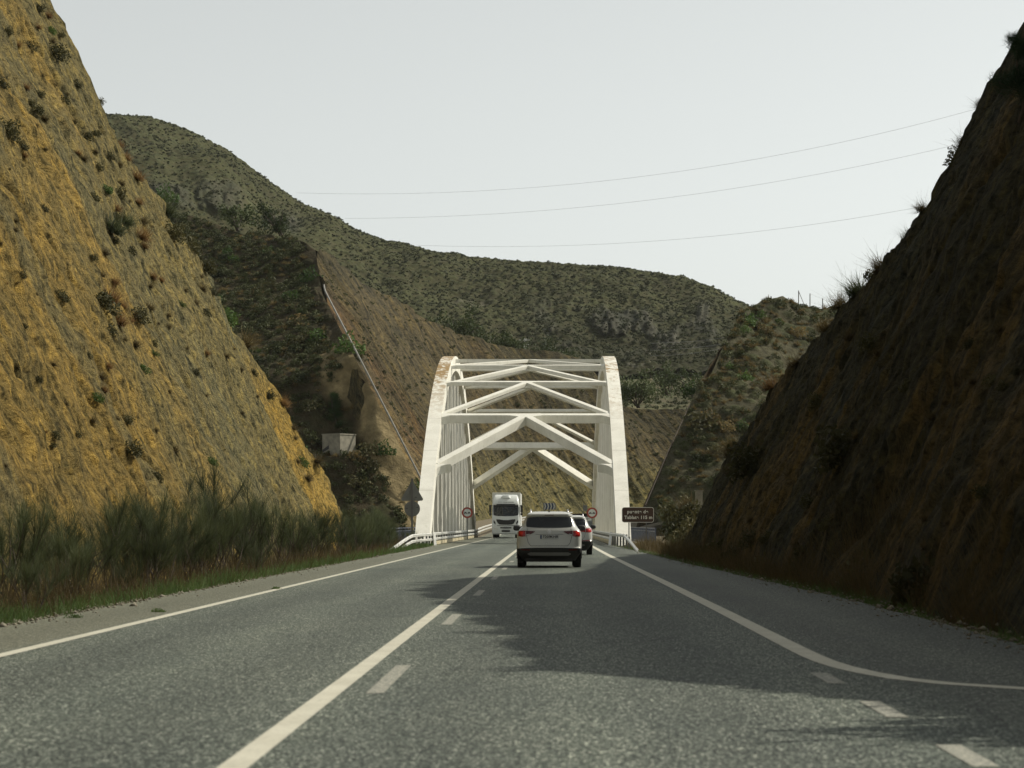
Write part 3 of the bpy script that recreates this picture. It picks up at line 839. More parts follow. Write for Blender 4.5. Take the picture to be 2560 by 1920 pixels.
# ------------------------------------------------------------------ the bridge
BX, AW = -1.65, 5.93
AH, AY, AA = 14.0, 191.0, 46.0
def ez(y): return AH * (1 - ((y - AY) / AA) ** 2)
def slope(y): return -2 * AH * (y - AY) / AA ** 2
def tn(y):
    t = Vector((0, 1, slope(y))).normalized(); return t, Vector((0, -t.z, t.y))
bridge = thing('arch_bridge', 'white steel arch bridge with K braces and dense hangers carrying the road', 'bridge', (0, 0, 0))
RW, RD = 0.87, 1.10
for s in (-1, 1):
    xc = BX + s * AW; rings = []
    for y in np.linspace(142.2, 239.8, 74):
        t, n = tn(y); e = Vector((xc, y, ez(y)))
        rings.append([e + Vector((-RW / 2, 0, 0)), e + Vector((RW / 2, 0, 0)), e + Vector((RW / 2, 0, 0)) - n * RD, e + Vector((-RW / 2, 0, 0)) - n * RD])
    MB().rings(rings).build('arch_rib', M['rib'], bridge, sm=30)
xi = AW - RW / 2
def brace_specs():
    out = []
    for sgn in (-1, 1):
        for i, (yb, w_, d_, dz) in enumerate(((162, .42, .56, .02), (170, .40, .26, .06), (178, .40, .26, .22), (186, .40, .28, .22))):
            y = yb if sgn < 0 else 2 * AY - yb
            yf = (154.3, 162.35, 170.35, 178.35)[i]; yf = yf if sgn < 0 else 2 * AY - yf
            out.append((y, yf, w_, d_, dz, i, sgn))
    return out
for y, yf, w_, d_, dz, i, sgn in brace_specs():
    t, n = tn(y); z = ez(y) - dz
    m = MB().beam((BX - xi, y, z), (BX + xi, y, z), n, w_, d_)
    ta = Vector((0, sgn * -1.0, 0))
    g = 0.75 if i == 0 else 0.45                              # gusset where the chevron meets the beam
    q = w_ / 2 + g * 0.5
    for s in (-1, 1):
        e = Vector((BX, y, z)) - n * 0.003
        m.prism([(0, 0), (s * g * 1.6, w_ * 0.4), (0, q)], e, (1, 0, 0), t * sgn, -n, d_ * 0.96)
        ee = Vector((BX + s * xi, y, z)) - n * 0.004
        m.prism([(0, w_ * 0.4), (-s * g * 0.8, w_ * 0.4), (0, q)], ee, (1, 0, 0), t * sgn, -n, d_ * 0.94)
    m.build('cross_beam', M['white'], bridge, bevel=0.02)
    for s in (-1, 1):
        f0 = Vector((BX + s * (xi + 0.05), yf, ez(yf) - dz - 0.02)); ap = Vector((BX + s * 0.02, y + sgn * 0.12, z - 0.03))
        tm, nm = tn((y + yf) / 2)
        d2 = (0.62 if i == 0 else 0.24)
        mm = MB().beam(f0, ap, nm, 0.46 if i == 0 else 0.36, d2)
        if i == 0 and sgn < 0:                                # curved haunch at the foot of the portal brace
            a_ = (ap - f0).normalized()
            dn = Vector((0, 1, slope(yf) * 1.0)).normalized() * sgn
            mm.prism([(0, 0.1), (0, 1.15), (0.14, 0.72), (0.34, 0.42), (0.62, 0.22), (1.0, 0.1)], f0 - nm * 0.012, (-s, 0, 0) , dn, -nm, d2 * 0.92)
        mm.build('brace', M['white'], bridge, bevel=0.02)
def intr(y):
    t, n = tn(y); return ez(y) - RD * n.z * 0.97
for s in (-1, 1):
    xc = BX + s * AW
    for yb in np.arange(149.5, 233, 6.35):
        for ln in (-1, 1):
            k = 5.5; lo = 0.0; hi = 16.0
            if intr(yb) < 0.6: continue
            for _ in range(40):
                md = (lo + hi) / 2
                yy = yb + ln * md / k
                if md < intr(yy): lo = md
                else: hi = md
            if lo < 0.8: continue
            mat = M['white']
            MB().beam((xc, yb + ln * 0.25, -0.4), (xc, yb + ln * (0.25 + lo / k), lo + 0.25), (0, -1, 0.2), 0.36, 0.42).build('hanger', mat, bridge)
dk = MB()
for y0, y1 in ((142.6, 239.4),):
    dk.prism([(-8.6, -0.02), (8.6, -0.02), (8.6, -0.35), (6.6, -0.5), (5.6, -1.5), (-5.6, -1.5), (-6.6, -0.5), (-8.6, -0.35)], (BX, y0, 0), (1, 0, 0), (0, 0, 1), (0, 1, 0), y1 - y0)
dk.build('deck', M['concrete'], bridge)
for s in (-1, 1):
    m = MB()
    for y in np.arange(148, 236, 2.0):
        m.box((BX + s * 5.42, y + 0.985, 0.11), (0.30, 1.97, 0.22))
    m.build('kerb', M['kerb'], bridge, bevel=0.02)
    m = MB(); x = BX + s * 7.75
    m.box((x, 191.5, 1.0), (0.07, 93, 0.06)); m.box((x, 191.5, 0.82), (0.05, 93, 0.045)); m.box((x, 191.5, 0.12), (0.05, 93, 0.045))
    for y in np.arange(145.2, 238, 0.16): m.box((x, y, 0.47), (0.022, 0.03, 0.68))
    for y in np.arange(145, 238.1, 2.9): m.box((x, y, 0.5), (0.09, 0.09, 1.04))
    m.build('walkway_railing', M['rail_blue'], bridge)

# ------------------------------------------------------------------ guardrails
def w_rail(m, pts, h=0.30, th=0.045, side=1):
    """ribbon of folded steel along pts (centre points), the fold facing side"""
    prof = [(0.02, -0.155), (0.02, -0.12), (0.085, -0.085), (0.085, -0.045), (0.02, 0.0), (0.085, 0.045), (0.085, 0.085), (0.02, 0.12), (0.02, 0.155), (0.0, 0.155), (0.06, 0.065), (0.0, 0.0), (0.06, -0.065), (0.0, -0.155)]
    prof = [(a, b * h / 0.31) for a, b in prof]
    rings = []
    for i, p in enumerate(pts):
        p = Vector(p); t = (Vector(pts[min(i + 1, len(pts) - 1)]) - Vector(pts[max(i - 1, 0)])); t.z = 0; t.normalize()
        nn = Vector((-t.y, t.x, 0)) * side
        rings.append([p + nn * a + Vector((0, 0, b)) for a, b in prof])
    m.rings(rings)

def guardrail(label, pts, tops, second, post_pts, side, group=None):
    g = thing('guardrail', label, 'guardrail', pts[0] if False else (0, 0, 0), group=group)
    m = MB(); w_rail(m, [(x, y, z - 0.085) for (x, y), z in zip(pts, tops)], h=0.17, side=side); m.build('rail', M['steel'], g, sm=40)
    if second:
        m = MB(); w_rail(m, [(x, y, max(z - 0.085 - 0.30, -0.12)) for (x, y), z in zip(pts, tops)], h=0.15, side=side); m.build('rail', M['steel'], g, sm=40)
    for (x, y, z) in post_pts:
        m = MB(); m.box((x - side * 0.0, y, z / 2 - 0.05), (0.10, 0.06, z + 0.1)); m.box((x - 0.035, y, z / 2 - 0.05), (0.012, 0.10, z + 0.08)); m.build('post', M['steel_dk'] if z > 0.3 else M['steel'], g)
    return g
yl = np.array([116.5, 120, 124, 128, 131, 135, 140, 145.6]); zl = np.array([0.05, 0.22, 0.42, 0.60, 0.70, 0.72, 0.72, 0.72])
xl = np.interp(yl, [116, 131, 146], [-7.62, -7.35, -7.02])
guardrail('white two-rail guardrail ramping up from the grass before the left arch foot', list(zip(xl, yl)), zl, True, [(np.interp(y, yl, xl) - .09, y, np.interp(y, yl, zl)) for y in (125, 128, 131, 134, 137, 140, 143, 145.4)], -1)
guardrail('two-rail guardrail along the left kerb inside the arch hangers', [(-6.98, y) for y in np.arange(147.4, 238, 2.0)], [0.74] * len(np.arange(147.4, 238, 2.0)), True, [(-7.06, y, 0.70) for y in np.arange(148, 237, 4.0)], -1)
xr = np.interp(yl, [116, 131, 146], [4.12, 3.9, 3.52])
guardrail('bent guardrail end dropping into the weeds before the right arch foot', list(zip(xr, yl)), zl, False, [(np.interp(y, yl, xr) + .09, y, np.interp(y, yl, zl)) for y in (128, 131, 134, 137, 140, 143, 145.4)], 1)
guardrail('grey guardrail along the right kerb inside the arch hangers', [(3.62, y) for y in np.arange(147.4, 238, 2.0)], [0.74] * len(np.arange(147.4, 238, 2.0)), True, [(3.70, y, 0.70) for y in np.arange(148, 237, 4.0)], 1)
# sloping end bars where the bridge rails start
for o_, s in (('left', -1), ('right', 1)):
    x0 = -6.93 if s < 0 else 3.57
    e = MB().beam((x0 + 0.12 * s * -1, 145.9, 0.0), (x0, 147.3, 0.78), (0, -1, 0.6), 0.16, 0.10).build('barrier_end_bar', M['steel'], None, bevel=0.015)
    tag(e, 'white slanted end bar closing the start of the %s bridge guardrail' % o_, 'guardrail end')
d = np.arange(323, 415, 3.0); c = centre_line(d); tq = np.gradient(c, axis=0); tq[:, 2] = 0; tq /= np.linalg.norm(tq, axis=1)[:, None]
lp = c + np.stack([-tq[:, 1], tq[:, 0], 0 * tq[:, 0]], -1) * 5.6
guardrail('far guardrail on the outside of the bend beyond the bridge', [(p[0], p[1]) for p in lp], [p[2] + 0.75 for p in lp], True, [], -1)

# ------------------------------------------------------------------ signs
def disc(m, c, r, y0, y1, n=40):
    m.rings([[(c[0] + r * math.cos(2 * math.pi * k / n), y, c[2] + r * math.sin(2 * math.pi * k / n)) for k in range(n)] for y in (y0, y1)])
    return m
def annulus(m, c, r0, r1, y0, y1, n=40):
    R_ = []
    for r, y in ((r0, y1), (r1, y1), (r1, y0), (r0, y0), (r0, y1)):
        R_.append([(c[0] + r * math.cos(2 * math.pi * k / n), y, c[2] + r * math.sin(2 * math.pi * k / n)) for k in range(n)])
    m.rings(R_, cap=False); return m
def rrect(w, h, r, n=5):
    P = []
    for cx, cy, a0 in ((w / 2 - r, h / 2 - r, 0), (-w / 2 + r, h / 2 - r, 90), (-w / 2 + r, -h / 2 + r, 180), (w / 2 - r, -h / 2 + r, 270)):
        for k in range(n + 1):
            a = R(a0 + 90 * k / n); P.append((cx + r * math.cos(a), cy + r * math.sin(a)))
    return P

def no_overtaking(x, y, label):
    g = thing('road_sign', label, 'road sign', (x, y, 0), group='round no overtaking signs')
    D = 0.44
    annulus(MB(), (0, 0, 2.16), 0.305, D, -0.03, 0.0).build('sign_rim', M['red'], g)
    disc(MB(), (0, 0, 2.16), 0.304, -0.026, -0.004).build('sign_face', M['signwhite'], g)
    for cx, mt in ((-0.145, M['black']), (0.145, M['black'])):
        m = MB()
        m.prism([(-.115, -.05), (.115, -.05), (.115, .0), (.075, .01), (.05, .06), (-.05, .06), (-.075, .01), (-.115, .0)], (cx, -0.034, 2.15), (1, 0, 0), (0, 0, 1), (0, 1, 0), 0.006)
        m.box((cx - .08, -0.031, 2.085), (.045, .006, .05)); m.box((cx + .08, -0.031, 2.085), (.045, .006, .05))
        m.build('car_symbol', mt, g)
    MB().box((0, 0.06, 1.3), (0.08, 0.05, 2.6)).build('post', M['steel_dk'], g)
    return g
no_overtaking(-6.72, 199.0, 'round no overtaking sign standing before the left row of hangers')
no_overtaking(3.36, 203.0, 'round no overtaking sign standing beside the right row of hangers')

g = thing('road_sign', 'grey backs of a triangular and a round sign beside the left arch foot', 'road sign', (-7.95, 142.0, 0))
MB().box((0, -0.06, 1.85), (0.11, 0.06, 4.0)).build('post', M['post'], g)
def tri_back(r, rad=0.09):
    P = []
    for a0 in (90, 210, 330):
        c = (r * math.cos(R(a0)) * (1 - 2 * rad), r * math.sin(R(a0)) * (1 - 2 * rad))
        for k in range(6):
            a = R(a0 - 60 + 120 * k / 5); P.append((c[0] + rad * math.cos(a), c[1] + rad * math.sin(a)))
    return P
m = MB(); m.prism(tri_back(0.75), (0, 0.0, 2.98), (1, 0, 0), (0, 0, 1), (0, 1, 0), 0.03); m.build('triangle_plate', M['signback'], g, bevel=0.008)
m = MB(); disc(m, (0, 0, 2.12), 0.45, 0.0, 0.03); m.build('round_plate', M['signback'], g, bevel=0.008)
m = MB()
for x, z in ((0.22, 2.78), (0.36, 2.58), (-0.30, 2.15), (0.30, 2.2)): m.box((x, -0.008, z), (0.12, 0.012, 0.03))
m.build('bracket', M['black'], g)

g = thing('name_sign', 'brown bridge name sign on two posts in front of the right arch foot', 'road sign', (4.89, 139.6, 0))
W, H, zc = 1.80, 0.86, 1.765
MB().prism(rrect(W, H, 0.13), (0, 0, zc), (1, 0, 0), (0, 0, 1), (0, 1, 0), 0.035).build('sign_board', M['brown'], g)
m = MB(); A_ = rrect(W, H, 0.13); B_ = rrect(W - 0.05, H - 0.05, 0.11)
V = [(x, -0.005, zc + z) for x, z in A_] + [(x, -0.005, zc + z) for x, z in B_] + [(x, 0.036, zc + z) for x, z in A_]; n = len(A_)
m.add(V, [(k, (k + 1) % n, n + (k + 1) % n, n + k) for k in range(n)] + [(k, 2 * n + k, 2 * n + (k + 1) % n, (k + 1) % n) for k in range(n)]); m.build('sign_border', M['cream'], g)
text_mesh('lettering', 'puente de', 0.262, M['cream'], g, (-0.01, -0.006, zc + 0.17), space=1.12, bold=0.008)
text_mesh('lettering', 'Tablate 115 m', 0.255, M['cream'], g, (0.03, -0.006, zc - 0.15), space=1.06, bold=0.008)
for x in (-0.50, 0.48): MB().box((x, 0.075, 0.95), (0.06, 0.06, 2.2)).build('post', M['post'], g)

def chevron_board(loc, w, h, label, n=4):
    g = thing('chevron_sign', label, 'road sign', loc)
    MB().box((0, 0.02, 0), (w, 0.03, h)).build('sign_board', M['blue'], g)
    m = MB(); c = w / n; t = c * 0.46
    for k in range(n):
        x0 = -w / 2 + c * k + c * 0.08
        for z0, z1 in ((0.0, h / 2), (-h / 2, 0.0)):
            a, b = (t * 0.75, 0) if z0 == 0.0 else (0, t * 0.75)
            m.prism([(x0 + a, z0), (x0 + a + t, z0), (x0 + b + t, z1), (x0 + b, z1)], (0, 0.002, 0), (1, 0, 0), (0, 0, 1), (0, -1, 0), 0.006)
    m.build('chevrons', M['signwhite'], g)
    for x in (-w * .35, w * .35): MB().box((x, 0.06, -1.0), (0.07, 0.05, 2.4 + h)).build('post', M['steel_dk'], g)
    return g
p = PX(549.5, 506.3, 352); chevron_board(p, 1.70, 0.92, 'blue and white chevron board above the roof of the near white car')
g = thing('road_sign', 'plain grey sign back on two posts behind the far white car', 'road sign', (3.75, 272, 0))
MB().box((0, 0, 3.0), (0.42, 0.03, 0.62)).build('sign_board', M['signback'], g)
for x in (-.2, .2): MB().box((x, .05, 1.6), (0.05, .05, 3.9)).build('post', M['post'], g)
g = thing('road_sign', 'small dark grey board low beyond the far end of the left arch', 'road sign', (-8.2, 262, 0))
MB().box((0, 0, 1.55), (0.5, 0.03, 0.95)).build('sign_board', M['steel_dk'], g); MB().box((0, .05, .6), (0.06, .05, 2.0)).build('post', M['post'], g)
p = PX(699, 497, 148); m = MB().box((0, 0, 0), (0.42, 0.3, 1.3)); m.box((0, 0, .68), (0.5, .38, .06)); tag(m.build('utility_cabinet', M['concrete'], None, bevel=.01, loc=(p[0], p[1], p[2] - .3)), 'pale cabinet half hidden behind the edge of the dark right cutting', 'cabinet')

# ------------------------------------------------------------------ bunker, drains, posts, wires
p = BK
g = thing('bunker', 'small concrete bunker with a dark embrasure in the scrub left of the bridge', 'bunker', (p[0], p[1] + 1.2, p[2] - 0.05), R(-37))
a, b, h = 1.30, 1.30, 2.35
m = MB(); m.box((0, 0, h / 2 - .3), (2 * a, 2 * b, h + .6)); m.build('wall', M['concrete'], g, bevel=0.03)
MB().box((0, 0, h + 0.07), (2 * a + 0.1, 2 * b + 0.1, 0.16)).build('roof', M['concrete'], g, bevel=0.02)
m = MB(); m.prism([(-a + .05, .75), (-.3, 1.25), (-.3, .85), (-a + .05, 0.45)], (0, -b - 0.004, 0), (1, 0, 0), (0, 0, 1), (0, 1, 0), 0.1); m.build('embrasure', M['black'], g)

e1 = poly_at(np.array(E1), np.linspace(0.0, 0.79, 40))
m = MB(); m.tube([(x + 0.45, y - 1.1, z + 0.2) for x, y, z in e1[1:]], 0.11, 8); tag(m.build('drain_pipe', M['pipe'], None, sm=40), 'straight pale drain pipe running up the edge of the left cut slope', 'pipe')
e2 = poly_at(np.array(E2[:3]), np.linspace(0, 1, 20))
m = MB(); m.tube([(x - 0.1, y - 0.8, z + 0.2) for x, y, z in e2], 0.06, 8); tag(m.build('drain_pipe', M['stem'], None, sm=40), 'dark drain pipe along the shaded edge of the right far mound', 'pipe')
for (u, v0, v1, stay, lab) in ((798.6, 290.5, 305, True, 'thin post with a diagonal stay on the right mound skyline'), (810, 293.5, 306, False, 'thin bare post in the middle of three on the right mound skyline'), (822.6, 298.5, 308, False, 'short thin post nearest the dark cutting on the right skyline')):
    a = PX(u, v1, 303); b = PX(u, v0, 303); m = MB()
    m.tube([(0, 0, -0.6), (0, 0, b[2] - a[2])], 0.055, 6)
    if stay: m.tube([(0.9, 0, -0.5), (0.02, 0, (b[2] - a[2]) * 0.93)], 0.035, 6)
    tag(m.build('fence_post', M['wood'], None, loc=a), lab, 'post', 'posts on the right skyline')

def wire(pts, y0, y1, r, label):
    p = np.array(pts, float) * 0.4629
    co = np.polyfit(p[:, 0], p[:, 1], 2)
    us = np.linspace(p[0, 0], p[-1, 0], 40); A = []
    xa = (us[0] - UX) * y0 / F; xb = (us[-1] - UX) * y1 / F
    for u in us:                                           # straight in plan, hanging in between
        k = (u - UX) / F
        t = (xa - k * y0) / ((xa - k * y0) - (xb - k * y1)); y = y0 + (y1 - y0) * t
        A.append(PX(u, np.polyval(co, u), y))
    m = MB(); m.tube(A, r, 5); tag(m.build('power_line', M['cable'], None), label, 'power line', 'overhead wires')
wire([(640, 411), (850, 425), (1250, 400), (1600, 345), (2090, 237), (2330, 172)], 860, 520, 0.028, 'highest of the three wires crossing the pale sky')
wire([(745, 467), (900, 473), (1250, 455), (1600, 400), (2040, 315), (2330, 246)], 862, 520, 0.028, 'middle one of the three wires crossing the pale sky')
wire([(900, 529), (1150, 533), (1500, 515), (1960, 450), (2330, 372)], 866, 520, 0.028, 'lowest of the three wires crossing the pale sky')
for k, (dv, lab) in enumerate(((0, 'upper thin wire against the dark rocks of the far hill'), (15, 'middle thin wire against the dark rocks of the far hill'), (27, 'lower thin wire against the dark rocks of the far hill'))):
    wire([(1405, 741 + dv), (1480, 740 + dv), (1580, 726 + dv * .8), (1690, 704 + dv * .6)], 600, 470, 0.03, lab)
p = PX(525.5, 357, 600)
g = thing('pylon', 'small white lattice pylon among the trees above the bridge crown', 'pylon', (p[0], p[1], p[2] - 2))
m = MB(); hh = 6.5
for sx in (-1, 1):
    for sy in (-1, 1): m.tube([(sx * .55, sy * .55, 0), (sx * .18, sy * .18, hh)], 0.07, 5)
for k in range(6):
    z0 = hh * k / 6; z1 = hh * (k + 1) / 6; w0 = .55 - .37 * k / 6; w1 = .55 - .37 * (k + 1) / 6
    for sy in (-1, 1): m.tube([(-w0, sy * w0, z0), (w1, sy * w1, z1)], .045, 4); m.tube([(w0, sy * w0, z0), (-w1, sy * w1, z1)], .045, 4)
m.build('mast', M['steel'], g)
m = MB(); m.tube([(-1.6, 0, hh - .4), (1.6, 0, hh - .4)], .08, 5); m.tube([(-1.2, 0, hh - 1.5), (1.2, 0, hh - 1.5)], .07, 5); m.build('cross_arm', M['steel'], g)

# ------------------------------------------------------------------ vehicles
class Body:
    """a shell given by horizontal rounded outlines: (z, half width, rear y, front y, rear corner radius, front corner radius)"""
    def __init__(self, rings, crown=0.05): self.r = rings; self.c = crown
    def at(self, z):
        a = np.array(self.r); return [np.interp(z, a[:, 0], a[:, k]) for k in range(1, 6)]
    def outline(self, z):
        w, yr, yf, rr, rf = self.at(z); rr = min(rr, w * .9); rf = min(rf, w * .9); P = []
        for k in range(9):
            x = -(w - rr) + 2 * (w - rr) * k / 8; P.append((x, self.rear(x, z), z))
        for k in range(1, 7):
            a = math.pi / 2 * k / 6; y0 = yr + self.c * ((w - rr) / w) ** 2
            P.append((w - rr + rr * math.sin(a), y0 + rr * (1 - math.cos(a)), z))
        for k in range(1, 7): P.append((w, P[14][1] + (yf - rf - P[14][1]) * k / 7, z))
        for k in range(0, 7):
            a = math.pi / 2 * k / 6; P.append((w - rf + rf * math.cos(a), yf - rf + rf * math.sin(a), z))
        half = P[9:]
        return P + [(-x, y, zz) for x, y, zz in half[::-1]]
    def rear(self, x, z):
        w, yr, yf, rr, rf = self.at(z); rr = min(rr, w * .9); x = abs(x)
        if x <= w - rr: return yr + self.c * (x / w) ** 2
        q = min(x - (w - rr), rr * 0.999)
        return yr + self.c * ((w - rr) / w) ** 2 + rr - math.sqrt(rr * rr - q * q)
    def shell(self, zs=None):
        m = MB(); zs = zs or [r[0] for r in self.r]
        m.rings([self.outline(z) for z in zs]); return m
    def patch(self, cols, off=0.006, nz=4, thick=0.03):
        """panel on the rear: columns (x, z low, z high)"""
        m = MB(); V = []
        ca = np.array(cols, float); xs = [ca[0, 0]]
        for a, b in zip(ca[:-1, 0], ca[1:, 0]):
            q = max(1, int(math.ceil((b - a) / 0.035))); xs += [a + (b - a) * i / q for i in range(1, q + 1)]
        cols = [(x, float(np.interp(x, ca[:, 0], ca[:, 1])), float(np.interp(x, ca[:, 0], ca[:, 2]))) for x in xs]
        for dy in (-off, thick):
            for x, z0, z1 in cols:
                for k in range(nz + 1):
                    z = z0 + (z1 - z0) * k / nz; V.append((x, self.rear(x, z) + dy, z))
        n = len(cols); q = nz + 1; Fs = []
        idx = lambda s, i, k: s * n * q + i * q + k
        for s in (0, 1):
            for i in range(n - 1):
                for k in range(nz): Fs.append((idx(s, i, k), idx(s, i + 1, k), idx(s, i + 1, k + 1), idx(s, i, k + 1)))
        for i in range(n - 1):
            for k in (0, nz): Fs.append((idx(0, i, k), idx(0, i + 1, k), idx(1, i + 1, k), idx(1, i, k)))
        for k in range(nz):
            for i in (0, n - 1): Fs.append((idx(0, i, k), idx(0, i, k + 1), idx(1, i, k + 1), idx(1, i, k)))
        return m.add(V, Fs)
    def side_panel(self, s, y0, y1, z0, z1, sl0, sl1, off=0.006):
        m = MB(); V = []; n = 8
        for k in range(5):
            z = z0 + (z1 - z0) * k / 4; w = self.at(z)[0]
            for i in range(n + 1):
                t = i / n; a = y0 + sl0 * k / 4; b = y1 - sl1 * k / 4
                V.append((s * (w + off), a + (b - a) * t, z))
        return m.add(V, [tuple(int(i) for i in f) for f in grid_faces(5, n + 1)])

def wheel(parent, x, y, r, wd, side, steer=0):
    g = MB(); n = 32; prof = [(r * .62, -wd / 2), (r * .93, -wd / 2), (r, -wd / 2 + .03), (r, wd / 2 - .03), (r * .93, wd / 2), (r * .62, wd / 2)]
    g.rings([[(b, a * math.cos(2 * math.pi * k / n), a * math.sin(2 * math.pi * k / n)) for k in range(n)] for a, b in prof], cap=False)
    w = g.build('wheel', M['tyre'], parent, sm=35, loc=(x, y, r))
    m = MB(); m.rings([[(side * (wd / 2 - .035) * 1.0, q * math.cos(2 * math.pi * k / n), q * math.sin(2 * math.pi * k / n)) for k in range(n)] for q in (r * .63, r * .5)] , cap=False)
    for k in range(5):
        a = 2 * math.pi * k / 5; c, s_ = math.cos(a), math.sin(a)
        m.box((side * (wd / 2 - .05), r * .3 * c, r * .3 * s_), (.03, .07, r * .62), 0, a - math.pi / 2)
    m.rings([[(side * (wd / 2 - q), .07 * math.cos(2 * math.pi * k / 12), .07 * math.sin(2 * math.pi * k / 12)) for k in range(12)] for q in (.02, .08)])
    m.build('rim', M['rim'], w)
    m = MB(); m.rings([[(side * (-wd / 2 + .05) + d, r * .6 * math.cos(2 * math.pi * k / 20), r * .6 * math.sin(2 * math.pi * k / 20)) for k in range(20)] for d in (0, .02)]); m.build('brake_disc', M['trim'], w)
    return w

def mir(c): return [(-x, a, b) for x, a, b in c][::-1]

def suv(name, label, loc, rz, audi=False):
    g = thing(name, label, 'car', loc, rz, 'white cars driving away')
    rr = [(.20, .74, .20, 4.05, .10, .4), (.34, .84, .08, 4.25, .14, .5), (.44, .915, .03, 4.33, .16, .55), (.57, .92, .0, 4.36, .17, .6), (.60, .92, .028, 4.36, .17, .6), (.80, .925, .05, 4.36, .17, .6),
          (.95, .925, .065, 4.28, .18, .6), (1.03, .905, .085, 4.1, .2, .55), (1.09, .862, .115, 3.6, .22, .5), (1.14, .815, .15, 3.25, .22, .4), (1.18, .785, .18, 3.1, .22, .38), (1.30, .735, .265, 2.85, .2, .34), (1.44, .675, .36, 2.5, .18, .3),
          (1.475, .655, .335, 2.42, .16, .3), (1.53, .625, .33, 2.25, .18, .3), (1.575, .575, .42, 2.05, .2, .28), (1.60, .50, .62, 1.85, .2, .25), (1.612, .34, .95, 1.6, .16, .2)]
    if audi:
        rr = [(a, b * 1.0, c * 1.15 + (.05 if .85 < a < 1.3 else 0), d, e * 1.25, f) for a, b, c, d, e, f in rr]
    B = Body(rr)
    body = B.shell([.55] + [r[0] for r in rr if r[0] > .55]).build('body', M['car_white'], g, sm=28)
    B.shell([r[0] for r in rr if r[0] < .55] + [.548]).build('bumper', M['trim'], g, sm=28)
    # glass
    B.patch([(-.66, 1.20, 1.30), (-.63, 1.165, 1.435), (-.40, 1.150, 1.450), (-.15, 1.145, 1.457), (.15, 1.145, 1.457), (.40, 1.150, 1.450), (.63, 1.165, 1.435), (.66, 1.20, 1.30)], 0.007, 5).build('rear_window', M['glass'], g, sm=30)
    for s in (-1, 1):
        B.side_panel(s, .62, 1.55, 1.13, 1.44, .28, .0).build('side_window', M['glass'], g)
        B.side_panel(s, 1.63, 2.95, 1.13, 1.44, .0, .48).build('side_window', M['glass'], g)
        B.side_panel(s, .72, 3.62, .30, .46, 0, 0, .008).build('sill_trim', M['trim'], g)
    # tailgate with its seams, emblem, plate and lettering
    s_ = MB()
    seam = [(-.62, 1.12), (-.645, .90), (-.60, .72), (-.53, .625), (.53, .625), (.60, .72), (.645, .90), (.62, 1.12)]
    for a, b in zip(seam[:-1], seam[1:]):
        k = 8 if abs(a[0] - b[0]) > .5 else 3
        pts = [(a[0] + (b[0] - a[0]) * i / k, a[1] + (b[1] - a[1]) * i / k) for i in range(k + 1)]
        s_.tube([(x, B.rear(x, z) + .001, z) for x, z in pts], .0065, 5, caps=False)
    s_.build('tailgate_seam', M['trim'], body)
    cr = MB(); cr.tube([(x, B.rear(x, .955) - .001, .955) for x in np.linspace(-.40, .40, 9)], .006, 5); cr.build('tailgate_crease', M['skid'], body)
    for s in (-1, 1):
        outer = [(-.885, .905, 1.05), (-.84, .895, 1.06), (-.78, .888, 1.062), (-.68, .900, 1.060)]
        inner = [(-.668, .901, 1.06), (-.62, .925, 1.058), (-.52, .968, 1.052), (-.44, 1.010, 1.046), (-.405, 1.036, 1.042)]
        if audi:
            outer = [(-.90, .93, 1.07), (-.84, .915, 1.085), (-.78, .91, 1.085), (-.66, .915, 1.075)]; inner = [(-.64, .918, 1.072), (-.52, .935, 1.05), (-.42, .95, 1.03)]
        o_, i_ = (outer, inner) if s < 0 else (mir(outer), mir(inner))
        t_ = B.patch(o_, .012, 3, .03).build('tail_lamp', M['tail'], g, sm=40)
        bl = [(-.85, .95, 1.03), (-.80, .945, 1.035), (-.745, .95, 1.03)]
        B.patch(bl if s < 0 else mir(bl), .017, 2, .02).build('brake_light', M['tail_on'], t_)
        t2 = B.patch(i_, .012, 3, .03).build('tail_lamp', M['tail_dk' if not audi else 'tail'], g, sm=40)
        if not audi:
            cl = [(-.655, .915, .955), (-.60, .94, .965), (-.56, .955, .97)]
            B.patch(cl if s < 0 else mir(cl), .016, 2, .02).build('reverse_light', M['plate'], t2)
        rf = [(-.80, .50, .53), (-.68, .495, .53), (-.55, .495, .525)] if not audi else [(-.84, .56, .60), (-.66, .555, .60), (-.46, .555, .59)]
        B.patch(rf if s < 0 else mir(rf), .022, 2, .03).build('reflector', M['reflector'], g)
    B.patch([(-.885, .42, .50), (-.80, .40, .555), (-.4, .40, .575), (.4, .40, .575), (.80, .40, .555), (.885, .42, .50)] if not audi else [(-.70, .36, .44), (0, .36, .46), (.70, .36, .44)], .014, 3, .05).build('bumper_trim', M['trim'], g, sm=40)
    B.patch([(-.62, .385, .405), (-.54, .345, .44), (.54, .345, .44), (.62, .385, .405)], .030, 2, .06).build('skid_plate', M['skid'], g, bevel=None)
    m = MB(); m.box((0, .62, .27), (1.38, .9, .20)); m.box((0, 2.2, .26), (1.5, 3.2, .14)); m.box((.1, .42, .25), (.5, .35, .16)); m.build('underbody', M['trim'], g, bevel=.03)
    pm = B.patch([(-.26, .828, .935), (0, .828, .935), (.26, .828, .935)], .012, 2, .02).build('number_plate', M['plate'], g)
    B.patch([(-.26, .828, .935), (-.215, .828, .935)], .0145, 2, .004).build('country_band', M['blue'], pm)
    yp = B.rear(0, .88)
